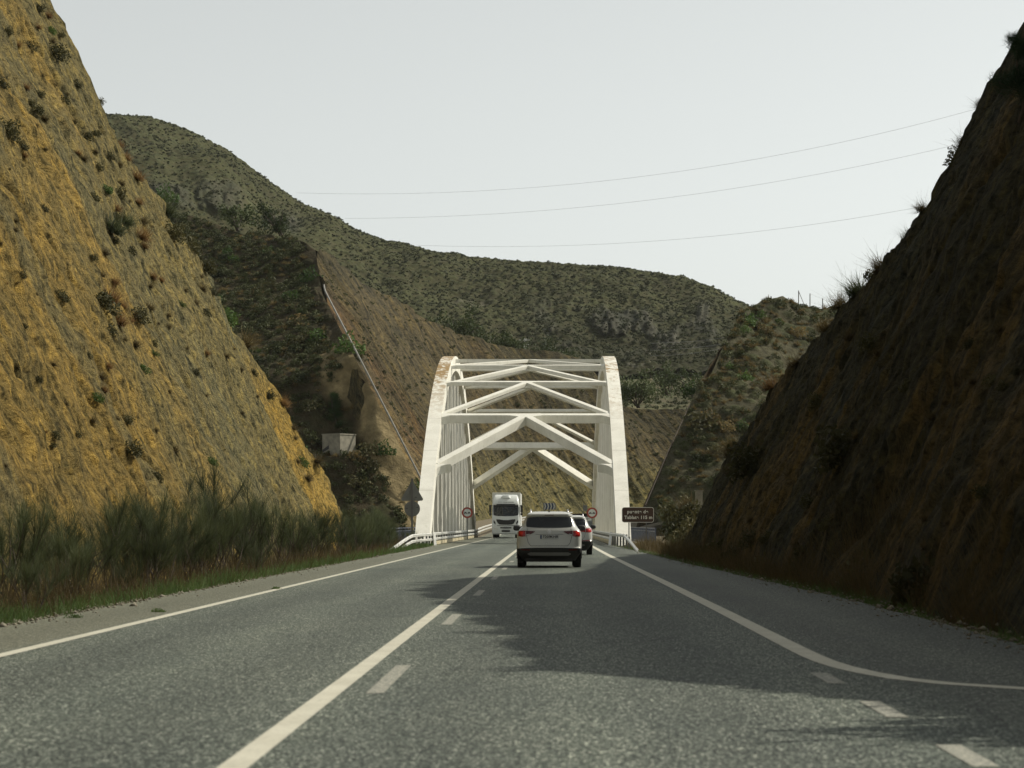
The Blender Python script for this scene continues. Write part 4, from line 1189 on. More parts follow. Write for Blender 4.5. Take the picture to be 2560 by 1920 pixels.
    if not audi:
        text_mesh('lettering', '7209', .108, M['black'], pm, (-.072, yp - .016, .882), depth=.002, space=1.08, bold=.002)
        text_mesh('lettering', 'KHR', .108, M['black'], pm, (.148, yp - .016, .882), depth=.002, space=1.08, bold=.002)
        text_mesh('lettering', 'A T E C A', .045, M['chrome'], body, (0, B.rear(0, .69) - .006, .69), depth=.003, space=1.3)
        m = MB(); y0 = B.rear(0, 1.03)
        for k, (x0, x1, z) in enumerate(((-.05, .055, .038), (-.058, .05, .012), (-.05, .058, -.014), (-.055, .045, -.04))):
            m.prism([(x0, z - .009), (x1, z - .009), (x1 + .006, z + .009), (x0 + .006, z + .009)], (0, y0 - .012, 1.035), (1, 0, 0), (0, 0, 1), (0, 1, 0), .012)
        m.build('emblem', M['chrome'], body)
    else:
        m = MB(); y0 = B.rear(0, 1.03)
        for k in range(4):
            annulus(m, (-.09 + .06 * k, 0, 1.03), .03, .042, y0 - .016, y0 - .004, 20)
        m.build('emblem', M['chrome'], body)
        pass
    # roof furniture
    B.patch([(-.13, 1.495, 1.512), (.13, 1.495, 1.512)], .004, 1, .01).build('high_brake_light', M['tail_dk'], g)
    for s in (-1, 1):
        m = MB(); x = s * .535
        m.tube([(x, .62, 1.575), (x, .66, 1.635), (x, .8, 1.652), (x, 1.8, 1.66), (x, 2.0, 1.64), (x, 2.05, 1.58)], .019, 8); m.build('roof_rail', M['chrome'], g, sm=50)
    m = MB(); m.rings([[(w * math.cos(a), .62 + dy + l * math.sin(a), z) for a in [2 * math.pi * k / 10 for k in range(10)]] for w, l, z, dy in ((.03, .07, 1.595, 0), (.022, .05, 1.63, .01), (.008, .02, 1.665, -.02))]); m.build('antenna', M['trim'], g, sm=50)
    # mirrors
    for s in (-1, 1):
        m = MB(); rg = []
        for y, k in ((2.72, .55), (2.75, .9), (2.80, 1.0), (2.86, .9), (2.92, .55), (2.94, .2)):
            rg.append([(s * .955 + .115 * k * math.copysign(abs(math.cos(a)) ** .7, math.cos(a)), y, 1.135 + .085 * k * math.copysign(abs(math.sin(a)) ** .7, math.sin(a))) for a in [2 * math.pi * q / 16 for q in range(16)]])
        m.rings(rg); mo = m.build('mirror', M['trim'], g, sm=40)
        MB().box((s * .955, 2.716, 1.135), (.15, .006, .10)).build('mirror_glass', M['glass'], mo, bevel=.002)
    for y in (.86, 3.50):
        for s in (-1, 1):
            wheel(g, s * .80, y, .345, .235, s)
            m = MB(); n = 14
            rg = []
            for k in range(n + 1):
                a = math.pi * (-.06 + 1.12 * k / n); c_, z_ = math.cos(a), math.sin(a)
                rg.append([(s * (.80 + q), y + rad * c_, .345 + rad * z_) for q, rad in ((0, .39), (.132, .385), (.136, .46), (.10, .465))])
            m.rings(rg); m.build('wheel_arch', M['trim'], g, sm=40)
    # head restraints and shelf seen through the glass are part of the dark glass itself
    return g
suv('car', 'near white family car with dark tinted rear window, driving towards the bridge', (-0.05, 70.75, 0), 0)
suv('car', 'farther white car half hidden behind the near one on its right', (.745, 100.2, 0), R(-1.0), True)

# truck
def truck(label, loc):
    g = thing('truck', label, 'truck', loc)
    B = Body([(.32, 1.20, .10, 2.1, .22, .05), (.42, 1.25, .03, 2.2, .26, .05), (.95, 1.25, .0, 2.2, .28, .05), (1.30, 1.25, .03, 2.2, .26, .05), (1.90, 1.24, .10, 2.2, .26, .05), (2.05, 1.235, .12, 2.2, .26, .05),
              (2.95, 1.22, .30, 2.2, .25, .05), (3.08, 1.20, .34, 2.2, .24, .05), (3.35, 1.16, .48, 2.2, .24, .05), (3.60, 1.12, .68, 2.2, .24, .05), (3.80, 1.05, .98, 2.2, .22, .05), (3.90, .96, 1.3, 2.2, .2, .05)], crown=.10)
    cab = B.shell().build('cab', M['truck_white'], g, sm=28)
    B.patch([(-1.14, 2.10, 2.93), (-1.05, 2.02, 2.97), (-.7, 1.97, 2.98), (0, 1.95, 2.98), (.7, 1.97, 2.98), (1.05, 2.02, 2.97), (1.14, 2.10, 2.93)], .012, 5).build('windscreen', M['glass'], g, sm=30)
    B.patch([(-1.12, 2.86, 3.04), (-.6, 2.87, 3.07), (.6, 2.87, 3.07), (1.12, 2.86, 3.04)], .10, 3, .12).build('sun_visor', M['trim'], g, sm=30)
    B.patch([(-.85, 1.56, 1.68), (-.72, 1.30, 1.67), (-.55, 1.20, 1.66), (-.2, 1.18, 1.60), (.2, 1.18, 1.60), (.55, 1.20, 1.66), (.72, 1.30, 1.67), (.85, 1.56, 1.68)], .02, 4).build('upper_grille', M['trim'], g, sm=30)
    B.patch([(-.80, 1.10, 1.14), (0, 1.05, 1.10), (.80, 1.10, 1.14)], .022, 2).build('grille_strip', M['trim'], g)
    B.patch([(-.50, .86, .97), (0, .84, .97), (.50, .86, .97)], .022, 2).build('lower_grille', M['trim'], g)
    B.patch([(-.38, .54, .70), (0, .52, .70), (.38, .54, .70)], .022, 2).build('lower_grille', M['trim'], g)
    for s in (-1, 1):
        c = [(-1.12, 1.38, 1.62), (-1.02, 1.28, 1.52), (-.93, 1.20, 1.38)]
        B.patch(c if s < 0 else mir(c), .016, 2).build('air_intake', M['trim'], g)
        c = [(-1.16, .80, .98), (-1.05, .74, .96), (-.85, .72, .88), (-.72, .74, .82)]
        B.patch(c if s < 0 else mir(c), .02, 2).build('headlight', M['headlamp'], g)
        m = MB(); m.box((s * 1.42, .55, 2.62), (.20, .22, .72)); m.box((s * 1.42, .55, 2.14), (.20, .22, .26)); mo = m.build('mirror', M['trim'], g, bevel=.05)
        MB().tube([(s * 1.2, .6, 2.9), (s * 1.42, .6, 2.92)], .03, 6).build('mirror_arm', M['trim'], mo)
        MB().box((s * .98, .17, 3.0), (.26, .10, .07)).build('marker_light', M['headlamp'], g, bevel=.01)
        B.side_panel(s, .45, 1.35, 2.02, 2.90, .18, .0, .008).build('side_window', M['glass'], g)
    m = MB(); rg = []
    for z, k in ((3.55, 1.0), (3.62, 1.0), (3.70, .92), (3.76, .75), (3.84, .72), (3.86, .6)):
        rg.append([(.45 * k * math.copysign(abs(math.cos(a)) ** .5, math.cos(a)), .95 + .38 * k * math.copysign(abs(math.sin(a)) ** .5, math.sin(a)), z) for a in [2 * math.pi * q / 24 for q in range(24)]])
    m.rings(rg); m.build('roof_hatch', M['truck_white'], g, sm=35)
    m = MB()
    for x0, x1 in ((-.72, -.36), (-.30, -.16), (-.13, -.05), (-.02, .10), (.13, .20), (.23, .36), (.40, .52), (.55, .70)):
        m.box(((x0 + x1) / 2, B.rear((x0 + x1) / 2, 3.22) - .004, 3.22), (x1 - x0, .012, .07 if x0 > -.3 else .03), 0, R(-26))
    m.build('lettering', M['skid'], cab)
    m = MB(); m.box((0, 5.5 + 3.0, 2.58), (2.54, 11.6, 3.06)); t_ = m.build('trailer', M['trailer'], g, bevel=.03)
    m = MB()
    for s in (-1, 1): m.box((s * 1.235, 2.69, 2.6), (.09, .02, 3.0)); m.box((s * 1.22, 2.685, 4.06), (.12, .03, .12))
    m.box((0, 2.69, 4.07), (2.4, .02, .09)); m.build('frame', M['steel'], t_)
    MB().box((0, 5.2, .85), (.95, 9.6, .32)).build('chassis', M['trim'], g)
    MB().box((0, .28, .42), (2.2, .3, .16)).build('bumper', M['trim'], g, bevel=.03)
    for y in (1.15, 4.6, 9.4, 10.7, 12.0):
        for s in (-1, 1): wheel(g, s * 1.0, y, .50, .36, s)
    B.patch([(-.27, .745, .83), (.27, .745, .83)], .024, 1, .02).build('number_plate', M['plate'], g)
    return g
truck('white articulated truck with tall cab oncoming on the far end of the bridge', (-4.07, 223.5, 0))

# ------------------------------------------------------------------ vegetation
def blades(B, D, Ln, W, droop, segs=2, seed=0):
    """ribbons from base points B along D, bending down by droop; returns verts and quads"""
    r = np.random.default_rng(seed); n = len(B); W = np.broadcast_to(np.asarray(W, float), (n,)); Ln = np.broadcast_to(np.asarray(Ln, float), (n,))
    sd = np.cross(D, r.normal(size=(n, 3))); sd /= np.linalg.norm(sd, axis=1)[:, None]
    V = np.zeros((n, segs + 1, 2, 3))
    for k in range(segs + 1):
        t = k / segs
        c = B + D * (Ln * t)[:, None]; c = c + np.array([0, 0, -1.0])[None] * (droop * Ln * t * t)[:, None]
        w = W * (1 - 0.75 * t)
        V[:, k, 0] = c - sd * w[:, None] / 2; V[:, k, 1] = c + sd * w[:, None] / 2
    i = np.arange(n)[:, None] * (segs + 1) * 2 + np.arange(segs)[None, :] * 2
    f = np.stack([i, i + 1, i + 3, i + 2], -1).reshape(-1, 4)
    return V.reshape(-1, 3), f

def leaves(C, size, seed=0, flat=0.0):
    r = np.random.default_rng(seed); n = len(C)
    a = r.normal(size=(n, 3)); a /= np.linalg.norm(a, axis=1)[:, None]
    b = np.cross(a, r.normal(size=(n, 3))); b /= np.linalg.norm(b, axis=1)[:, None]
    s = np.broadcast_to(np.asarray(size, float), (n,)) * r.uniform(.6, 1.4, n)
    a = a * s[:, None]; b = b * (s * .55)[:, None]
    V = np.stack([C - a, C - b * .9, C + a, C + b * .9], 1)
    return V.reshape(-1, 3), np.arange(n * 4).reshape(-1, 4)

def join(parts):
    V = []; Fs = []; o = 0
    for v, f in parts:
        V.append(v); Fs.append(f + o); o += len(v)
    return np.concatenate(V), np.concatenate(Fs)

def unit(v): return v / np.maximum(np.linalg.norm(v, axis=-1, keepdims=True), 1e-9)

def dome_dirs(r, n, zmin=0.05, up=0.4):
    d = r.normal(size=(n, 3)); d[:, 2] = np.abs(d[:, 2]) + up; d = unit(d); return d

def np_data(name, V, Fq, mat):
    o = np_mesh(name, V, Fq, mat); me = o.data; COL.objects.unlink(o); bpy.data.objects.remove(o); return me

def broom_data(seed, h=2.0, spread=0.75, n=1750):
    """a broom shrub: bare forking stems below, fans of fine twigs above"""
    r = np.random.default_rng(seed); mb = MB(); ends = []
    for k in range(6):
        a = k * 1.05 + r.uniform(-.4, .4); lean = r.uniform(.15, 1) * spread
        p = Vector((r.normal() * .08, r.normal() * .08, -.1)); d = Vector((math.cos(a) * lean * .75, math.sin(a) * lean * .75, 1)).normalized()
        pts = [p.copy()]
        for s in range(5):
            p = p + d * (h * r.uniform(.09, .13)); pts.append(p.copy()); d = (d + Vector((r.normal() * .16, r.normal() * .16, .06))).normalized()
        mb.tube(pts, [.024 * h * .5 * (1 - .14 * i) for i in range(6)], 5)
        for f in range(4):
            i = int(r.integers(2, 6)); q = pts[i].copy(); dd = (d + Vector((r.normal() * .5, r.normal() * .5, .1))).normalized(); bp = [q.copy()]
            for s in range(3):
                q = q + dd * (h * r.uniform(.07, .12)); bp.append(q.copy()); dd = (dd + Vector((r.normal() * .1, r.normal() * .1, .16))).normalized()
            mb.tube(bp, [.010 * h * .5, .008 * h * .5, .006 * h * .5, .004 * h * .5], 4); ends.append((bp, dd))
    B = []; D = []
    for bp, dd in ends:
        m = int(n / len(ends) * r.uniform(.5, 1.5))
        t = r.uniform(0.3, 1, m) ** .7; i = np.minimum((t * 3).astype(int), 2); fr = t * 3 - i
        P_ = np.array([tuple(x) for x in bp]); B.append(P_[i] * (1 - fr)[:, None] + P_[i + 1] * fr[:, None])
        D.append(unit(np.array(tuple(dd))[None] * .95 + np.array([0, 0, .12])[None] + r.normal(size=(m, 3)) * .36))
    B = np.concatenate(B); D = np.concatenate(D)
    V, f = blades(B, D, r.uniform(.14, .40, len(B)) * h * .72, .0036 * h * .5 + .0012, r.uniform(-.05, .2, len(B)), 2, seed)
    me = bpy.data.meshes.new('stems'); me.from_pydata([tuple(x) for x in mb.v], [], mb.f); me.materials.append(M['stem'])
    return me, np_data('foliage', V, f, M['broom'])

def tuft_data(seed, mat, n=260, dead=0.0):
    r = np.random.default_rng(seed); d = dome_dirs(r, n, up=.35); B = r.normal(size=(n, 3)) * np.array([.14, .14, .05]); B[:, 2] = np.abs(B[:, 2])
    V, f = blades(B, d, r.uniform(.45, 1.05, n), .022, r.uniform(.05, .45, n), 3, seed)
    k = max(8, n // 14); V2, f2 = blades(B[:k], dome_dirs(r, k, up=.9), r.uniform(1.1, 1.6, k), .010, r.uniform(.0, .2, k), 3, seed + 1)
    return np_data('grass_tuft', *join([(V, f), (V2, f2)]), mat)

def bush_arrays(seed, n=520, size=.075, clumps=9):
    r = np.random.default_rng(seed); cs = dome_dirs(r, clumps, up=.15) * r.uniform(.35, .75, (clumps, 1)); cs[:, 2] *= .9
    idx = r.integers(0, clumps, n); q = unit(r.normal(size=(n, 3))) * (r.uniform(.2, 1, n) ** .5 * .42)[:, None]
    C = cs[idx] + q; C[:, 2] = np.maximum(C[:, 2], -.05)
    return leaves(C, size, seed)
def bush_data(name, seed, mat, n=520, size=.075, clumps=9):
    return np_data(name, *bush_arrays(seed, n, size, clumps), mat)

def plant(name, data, label, cat, group, loc, s, rz=0.0, tilt=(0, 0), sz=None):
    o = bpy.data.objects.new(name, data); COL.objects.link(o)
    o.location = loc; o.scale = (s, s, sz or s); o.rotation_euler = (tilt[0], tilt[1], rz)
    return tag(o, label, cat, group)

rng = np.random.default_rng(42)
# --- broom shrubs along the left verge
BROOMS = [broom_data(900 + k, 2.0, sp) for k, sp in enumerate((.75, .95, .6, .85, 1.1))]
def broom(x, y, s, kind, label, group, rz, sz=None):
    st, fo = BROOMS[kind]
    r = thing('broom_shrub', label, 'shrub', (x, y, -0.28), rz, group)
    r.scale = (s, s, sz or s)
    for nm, me in (('stems', st), ('foliage', fo)):
        c = bpy.data.objects.new(nm, me); COL.objects.link(c); c.parent = r
LB = 'grey green broom shrub in the dense row between the left cut face and the road'
spots = []
y = 27.0
while y < 143:
    for off in (-8.35, -9.0):
        spots.append((off + rng.normal() * .28 + (0.0 if y < 120 else -.25 - (y - 120) * .018), y + rng.uniform(-.7, .7), rng.uniform(.5, 1.25) * (.95 if off > -8.7 else 1.1)))
    y += 1.9 if y < 60 else 2.5
prof = np.array([(25, .85), (36, .80), (41, .95), (45, 1.02), (50, .98), (54, 1.05), (60, 1.0), (66, 1.22), (72, 1.2), (77, .95), (85, .92), (96, .86), (103, 1.05), (112, .95), (120, .98), (130, .92), (143, .8)])
for i, (x, y, s) in enumerate(spots):
    if rng.uniform() < .14: continue
    s = s * np.interp(y, prof[:, 0], prof[:, 1]) * 1.12
    broom(x, y, s, int(rng.integers(0, 5)), LB, 'broom shrubs along the left verge', rng.uniform(0, 6.28))
broom(-8.05, 67.5, 1.15, 0, 'tallest open broom shrub with bare forking stems in the left verge row', 'broom shrubs along the left verge', 1.0, 1.25)
broom(-8.3, 107.5, 1.1, 2, 'tall yellow green broom shrub rising at the foot of the bright ochre patch', 'broom shrubs along the left verge', 2.0, 1.2)
broom(-7.85, 139.5, .72, 1, 'small broom shrub in front of the left arch foot', 'broom shrubs along the left verge', .4)

# --- tufts and bushes on the cut faces, where the photo shows them: (x, y, radius in source zoom, kind)
M['cliff_tuft'] = mat_leaf('brown cliff tuft', [(0.045, 0.034, 0.014), (0.085, 0.064, 0.025), (0.13, 0.10, 0.04)], trans=0.15)
TUFT = {'e': [tuft_data(930 + k, M['cliff_tuft']) for k in range(3)], 'o': [tuft_data(940 + k, M['orange_tuft'], 300) for k in range(2)],
        'd': [bush_data('cliff_bush', 950 + k, M['dark_bush'], 620, .085) for k in range(3)], 'g': [bush_data('cliff_bush', 960 + k, M['green_bush'], 620, .085) for k in range(2)],
        's': [tuft_data(970 + k, M['broom'], 420) for k in range(2)]}
NAMES = {'e': ('grass_tuft', 'dry grass tuft', 'tuft'), 'o': ('grass_tuft', 'orange brown grass tuft', 'tuft'), 'd': ('cliff_bush', 'dark low bush', 'bush'), 'g': ('cliff_bush', 'green low bush', 'bush'), 's': ('broom_shrub', 'wispy green broom', 'shrub')}
def hit(side, u, v):
    x0, sg = (-XL, -1) if side < 0 else (XR, 1)
    k = sg * (u - UX) / F - K * (VY - v) / F
    Y = (x0 + 1.25 * K) / k; Z = CAMZ + (VY - v) * Y / F
    return Y, Z * math.sqrt(1 + K * K)
def cliff_plant(side, u, v, rp, kind, label=None, sz=1.0):
    Y, s = hit(side, u, v); tab = CL if side < 0 else CR
    s = min(s, crest(tab, Y) * math.sqrt(1 + K * K))
    p = cliff_point(side, Y, s, -0.04)
    dv = Vector(((u - UX) / F, 1.0, (VY - v) / F)).normalized()
    h = BVH[side].ray_cast(Vector((0, 0, CAMZ)), dv)[0]
    if h is not None: p = np.array(h)
    m = rp * p[1] / F
    nm, wd, cat = NAMES[kind]
    where = 'growing on the sunlit ochre cut face' if side < 0 else 'growing on the dark right cut face'
    o = plant(nm, TUFT[kind][int(rng.integers(0, len(TUFT[kind])))], label or ('%s %s' % (wd, where)), cat, '%ss %s' % (wd, where), tuple(p), m * (2.0 if kind in 'eos' else 1.85), rng.uniform(0, 6.28), sz=m * 1.85 * sz)
    o.rotation_euler = (0, 0, o.rotation_euler[2])
    M3 = Matrix.Rotation(-side * R(28), 3, 'Y') @ Matrix.Rotation(o.rotation_euler[2], 3, 'Z'); o.rotation_euler = M3.to_euler()
z6 = .1591
L6 = [(240, 60, 30, 'd'), (300, 110, 35, 'o'), (45, 205, 26, 'd'), (110, 290, 28, 'o'), (180, 312, 32, 'd'), (240, 180, 26, 'o'), (320, 205, 26, 'g'), (10, 540, 34, 'd'), (160, 560, 36, 'o'), (250, 600, 24, 'd'), (340, 540, 24, 'e'),
      (405, 640, 34, 'd'), (185, 655, 26, 'd'), (225, 705, 34, 'd'), (275, 755, 40, 'e'), (465, 770, 22, 'e'), (535, 865, 32, 'd'), (588, 845, 26, 'd'), (140, 930, 30, 'd'), (150, 985, 30, 'o'), (490, 970, 26, 'o'), (525, 1005, 34, 'e'),
      (600, 960, 24, 'e'), (690, 990, 26, 'd'), (620, 1060, 26, 'd'), (750, 1040, 26, 'e'), (670, 1205, 30, 'g'), (745, 1235, 36, 'd'), (590, 1250, 28, 'd'), (272, 1320, 24, 'd'), (730, 1325, 40, 'o'), (720, 1380, 34, 'd'), (870, 1280, 34, 'o'),
      (900, 1400, 38, 'e'), (830, 1590, 28, 'd'), (660, 1600, 36, 'e'), (720, 1530, 24, 'd'), (480, 540, 26, 'd'), (560, 480, 30, 'd'), (370, 225, 22, 'd'), (580, 1630, 24, 'd'), (330, 270, 30, 'e'), (905, 1560, 34, 'o'), (765, 1160, 26, 'e')]
for a, b, r_, k in L6: cliff_plant(-1, a * z6, b * z6, r_ * z6, k)
cliff_plant(-1, 350 * z6, 355 * z6, 56 * z6, 'd', 'large dark green bush high on the ochre cut face near the top of the photo')
cliff_plant(-1, 42 * z6, 850 * z6, 60 * z6, 'd', 'large green clump on the ochre cut face at the left edge of the photo')
cliff_plant(-1, 700 * z6, 1460 * z6, 95 * z6, 's', 'wispy green broom hanging on the middle of the ochre cut face', 1.0)
cliff_plant(-1, 790 * z6, 1410 * z6, 60 * z6, 's', 'second wispy broom just above the orange tuft on the ochre cut face', 1.0)
cliff_plant(-1, 890 * z6, 1510 * z6, 64 * z6, 'o', 'large orange tuft below the wispy broom on the ochre cut face', 1.2)
for a, b, r_, k, lab in ((735, 810, 46, 'o', 'orange bush on the skyline edge of the ochre cut, level with the mountain top'), (800, 975, 40, 'o', 'rounded orange tuft on the cut edge below the orange skyline bush'), (860, 1130, 52, 'o', 'orange tuft on the cut edge under the spiky agave leaves'),
                         (1085, 1490, 56, 'd', 'dark green bush bulging from the cut edge beside the brushy mound'), (1160, 1455, 44, 'd', 'olive bush just right of the dark green bush on the cut edge'), (1205, 1570, 58, 'd', 'brown green bush on the cut edge under the olive one')):
    cliff_plant(-1, a * z6, b * z6, r_ * z6, k, lab)
cliff_plant(-1, 880 * z6, 1000 * z6, 95 * z6, 's', 'spiky agave-like plant silhouetted on the cut edge against the mountain')
L7 = [(865, 405, 50, 'd'), (385, 270, 36, 'd'), (640, 130, 32, 'e'), (720, 175, 36, 'o'), (960, 140, 36, 'o'), (1010, 160, 30, 'o'), (940, 335, 44, 'e'), (770, 320, 34, 'o'), (850, 565, 40, 'e'), (900, 725, 30, 'g'), (1225, 742, 22, 'd'), (960, 560, 22, 'd'), (965, 620, 20, 'g'),
      (1060, 380, 26, 'e'), (1140, 312, 20, 'g'), (1230, 300, 28, 'e'), (1300, 370, 26, 'd'), (680, 705, 36, 'o'), (640, 770, 40, 'e'), (650, 850, 36, 'o'), (605, 905, 34, 'g'), (580, 1045, 36, 'e'), (790, 1040, 36, 'd'), (735, 1030, 28, 'e'), (820, 1235, 48, 'd'), (980, 1100, 24, 'e'),
      (975, 1405, 36, 'd'), (1100, 1230, 34, 'e'), (1060, 860, 24, 'e'), (1295, 885, 22, 'e'), (1172, 583, 18, 'e'), (1690, 895, 30, 'd'), (1895, 1310, 32, 'g'), (1935, 1410, 40, 'e'), (320, 1195, 20, 'd'), (130, 130, 24, 'd'), (340, 1140, 30, 'd'), (1335, 235, 26, 'd'), (1165, 225, 24, 'e'),
      (700, 490, 40, 'd'), (1060, 450, 22, 'e'), (1270, 215, 40, 'e'), (1420, 640, 34, 'e'), (1300, 620, 26, 'o'), (1840, 1090, 34, 'e'), (1850, 1150, 26, 'e'), (1330, 1305, 26, 'g'), (1600, 750, 22, 'd'), (150, 450, 20, 'd'), (100, 700, 26, 'e'), (480, 1130, 22, 'd'), (235, 785, 24, 'd'), (560, 640, 22, 'd')]
z0_ = 640 * .4
for a, b, r_, k in L7: cliff_plant(-1, a * z6, z0_ + b * z6, r_ * z6, k)
cliff_plant(-1, 655 * z6, z0_ + 330 * z6, 70 * z6, 'd', 'largest dark bush in the middle of the ochre cut face above a hollow')
cliff_plant(-1, 690 * z6, z0_ + 290 * z6, 76 * z6, 'o', 'tall orange grass tuft behind the largest dark bush on the ochre cut face', 1.1)
cliff_plant(-1, 740 * z6, z0_ + 430 * z6, 74 * z6, 'o', 'drooping orange brown tuft right of the hollow in the ochre cut face')
for a, b, r_, k, lab in ((1280, 80, 52, 'd', 'dark green bush on the cut edge just above the dry feathery clump'), (1455, 360, 62, 'g', 'green mound-shaped bush on the cut edge halfway down'), (1570, 520, 84, 'e', 'big dry feathery grass clump on the cut edge halfway down'),
                         (1775, 940, 52, 'o', 'rust coloured tuft on the cut edge near the bright ochre patch'), (1990, 1300, 50, 'e', 'dry tuft on the cut edge left of the bunker'), (2080, 1425, 40, 'd', 'low dark bush near the bottom of the cut edge')):
    cliff_plant(-1, a * z6, z0_ + b * z6, r_ * z6, k, lab)
for u, v, r_, k, lab in ((886, 243, 14, 'e', 'big bristling dry grass clump on the skyline of the right cutting'), (844, 301, 13, 'e', 'bristling grass clump where the right skyline meets the mound'), (856, 288, 15, 's', 'leafy green bush behind the bristling clump on the right skyline'), (957, 137, 10, 'e', 'small grass tuft on the steep part of the right skyline'),
                         (951, 153, 9, 'd', 'small dark tuft under the steep skyline tuft on the right'), (976, 98, 7, 'e', 'tiny spiky tuft below the pine on the right skyline'), (926, 190, 9, 'e', 'thin grass tuft in a notch of the right skyline'), (906, 219, 8, 's', 'sparse leafy sprig just above the big bristling clump'),
                         (872, 268, 7, 'd', 'small dark tuft just below the big bristling clump'), (826, 331, 12, 'e', 'drooping pale grass clump on the right cutting edge below the skyline'), (796, 366, 10, 'e', 'dry clump on the right cutting edge above the yellow bush'), (771, 389, 11, 'o', 'yellow green rounded bush on the right cutting edge'),
                         (748, 416, 12, 'e', 'tall dry clump on the right cutting edge below the yellow bush'), (738, 436, 11, 'e', 'lower dry clump on the right cutting edge beside the terrace slope'), (752, 470, 17, 'd', 'blackish bush alone on the lower dark cut face'), (842, 459, 20, 'd', 'blackish green bush in the middle of the dark cut face')):
    cliff_plant(1, u, v, r_, k, lab)
for i in range(48):
    u = rng.uniform(0, 330); v = rng.uniform(10, 470); Y, s = hit(-1, u, v)
    if 36 < Y < 117 and s < crest(CL, Y) * 1.05: cliff_plant(-1, u, v, rng.uniform(1.8, 4.6), 'eeeo'[int(rng.integers(0, 4))])
for i in range(34):
    u = rng.uniform(700, 1020); v = rng.uniform(300, 560)
    Y, s = hit(1, u, v)
    if 26 < Y < 106 and s < crest(CR, Y): cliff_plant(1, u, v, rng.uniform(4, 9), 'de'[int(rng.integers(0, 2))])
# pine at the right frame edge and bushes above the crest that throw the ragged edge of the shadow
def pine(name, label, loc, h, seed, mat, dens=5200, wd=.34):
    g = thing(name, label, 'tree', loc); r = np.random.default_rng(seed)
    m = MB(); pts = [Vector((0.05 * h * math.sin(k), .04 * h * math.cos(2 * k), h * k / 6)) for k in range(7)]; m.tube(pts, [.028 * h * (1 - .13 * k) for k in range(7)], 8)
    B = []; D = []
    for k in range(34):
        z = h * r.uniform(.16, .98); a = r.uniform(0, 6.28); ln = h * wd * (1.1 - z / h) * r.uniform(.7, 1.25) + .15
        d = Vector((math.cos(a), math.sin(a), r.uniform(.15, .6))).normalized(); p0 = Vector((0, 0, z)); p1 = p0 + d * ln
        m.tube([p0, p0 + d * ln * .5 + Vector((0, 0, -.02 * ln)), p1], [.012 * h * .6, .008 * h * .6, .003 * h], 5)
        q = dens // 34; t = r.uniform(.25, 1.05, q)
        B.append(np.array(p0)[None] + np.array(d)[None] * (t * ln)[:, None] + r.normal(size=(q, 3)) * .05 * h * .6); D.append(unit(np.array(d)[None] * .4 + r.normal(size=(q, 3)) * .6 + np.array([0, 0, .35])[None]))
    m.build('trunk', M['stem'], g)
    B = np.concatenate(B); D = np.concatenate(D)
    V, f = blades(B, D, r.uniform(.06, .11, len(B)) * h * .8, .012 * h * .45, .05, 1, seed); np_mesh('crown', V, f, mat, g)
    return g
dv = Vector(((1020 - UX) / F, 1.0, (VY - 122) / F)).normalized(); p = BVH[1].ray_cast(Vector((0, 0, CAMZ)), dv)[0]
pine('pine_tree', 'dark pine growing from the cut face at the right edge of the photo', tuple(p), 1.75, 71, M['pine'], 6000, .36)
p = look(333.5, 431, *TREES); pine('pine_tree', 'young bright green pine behind the concrete bunker', (p[0], p[1] + .5, p[2] - .5), 4.6, 72, M['green_bush'], 5200, .22)
for i, (y, sc) in enumerate(((20.5, 1.0), (31, .8), (38.5, .9), (44.5, 1.0), (51, .9), (64.0, .9), (58, 1.5), (61, 1.2), (27, 1.2), (18.4, 1.7), (17.2, 1.5), (19.2, 1.3), (23.2, 1.1), (29.3, 1.0), (35, 1.3), (41.5, 1.1), (48, 1.3), (54.5, 1.4))):
    s_ = crest(CR, y) * math.sqrt(1 + K * K); p = cliff_point(1, y, s_)
    plant('cliff_bush', TUFT['d'][i % 3], 'dark bush on the crest of the right cutting above the frame', 'bush', 'bushes along the crest of the right cutting', (p[0] + 1.0, y, p[2] - .1), sc, rng.uniform(0, 6), sz=sc * (2.0 if y < 19 else 1.1))

# --- scrub on the mounds
def scatter_stuff(name, P, n, protos, smin, smax, mat, seed, pos=None, kind='stuff'):
    r = np.random.default_rng(seed); out = []
    i = r.uniform(0, P.shape[0] - 1.01, n); j = r.uniform(0, P.shape[1] - 1.01, n)
    p = P[i.astype(int), j.astype(int)]
    for k in range(n):
        V, f = protos[k % len(protos)]; a = r.uniform(0, 6.28); s = r.uniform(smin, smax); c, q = math.cos(a), math.sin(a)
        W = np.stack([V[:, 0] * c - V[:, 1] * q, V[:, 0] * q + V[:, 1] * c, V[:, 2] * r.uniform(.7, 1.1)], -1) * s + p[k] + np.array([0, 0, -.1 * s])
        out.append((W, f))
    return tag(np_mesh(name, *join(out), mat), kind=kind)
SB = [bush_arrays(980 + k, 110, .16, 7) for k in range(5)]
SE = []
for k in range(3):
    r = np.random.default_rng(990 + k); B = r.normal(size=(60, 3)) * .1; B[:, 2] = abs(B[:, 2])
    SE.append(blades(B, dome_dirs(r, 60, up=.5), r.uniform(.5, 1, 60), .07, .25, 2, k))
scatter_stuff('scrub', LM[13:, 4:], 5200, SB, .3, 1.0, M['olive'], 1)
scatter_stuff('scrub', LM[11:, 4:], 1500, SE, .4, 1.0, M['esparto'], 2)
scatter_stuff('scrub', RM[4:, 4:], 1300, SB, .3, .85, M['olive'], 3)
scatter_stuff('scrub', RM[4:, 4:], 1500, SE, .4, 1.0, M['esparto'], 4)
scatter_stuff('scrub', FARCUT[60:, 4:], 1300, SB, .15, .5, M['olive'], 5)
scatter_stuff('scrub', PL[80:, 2:60], 900, SB, .5, 1.2, M['olive'], 6)
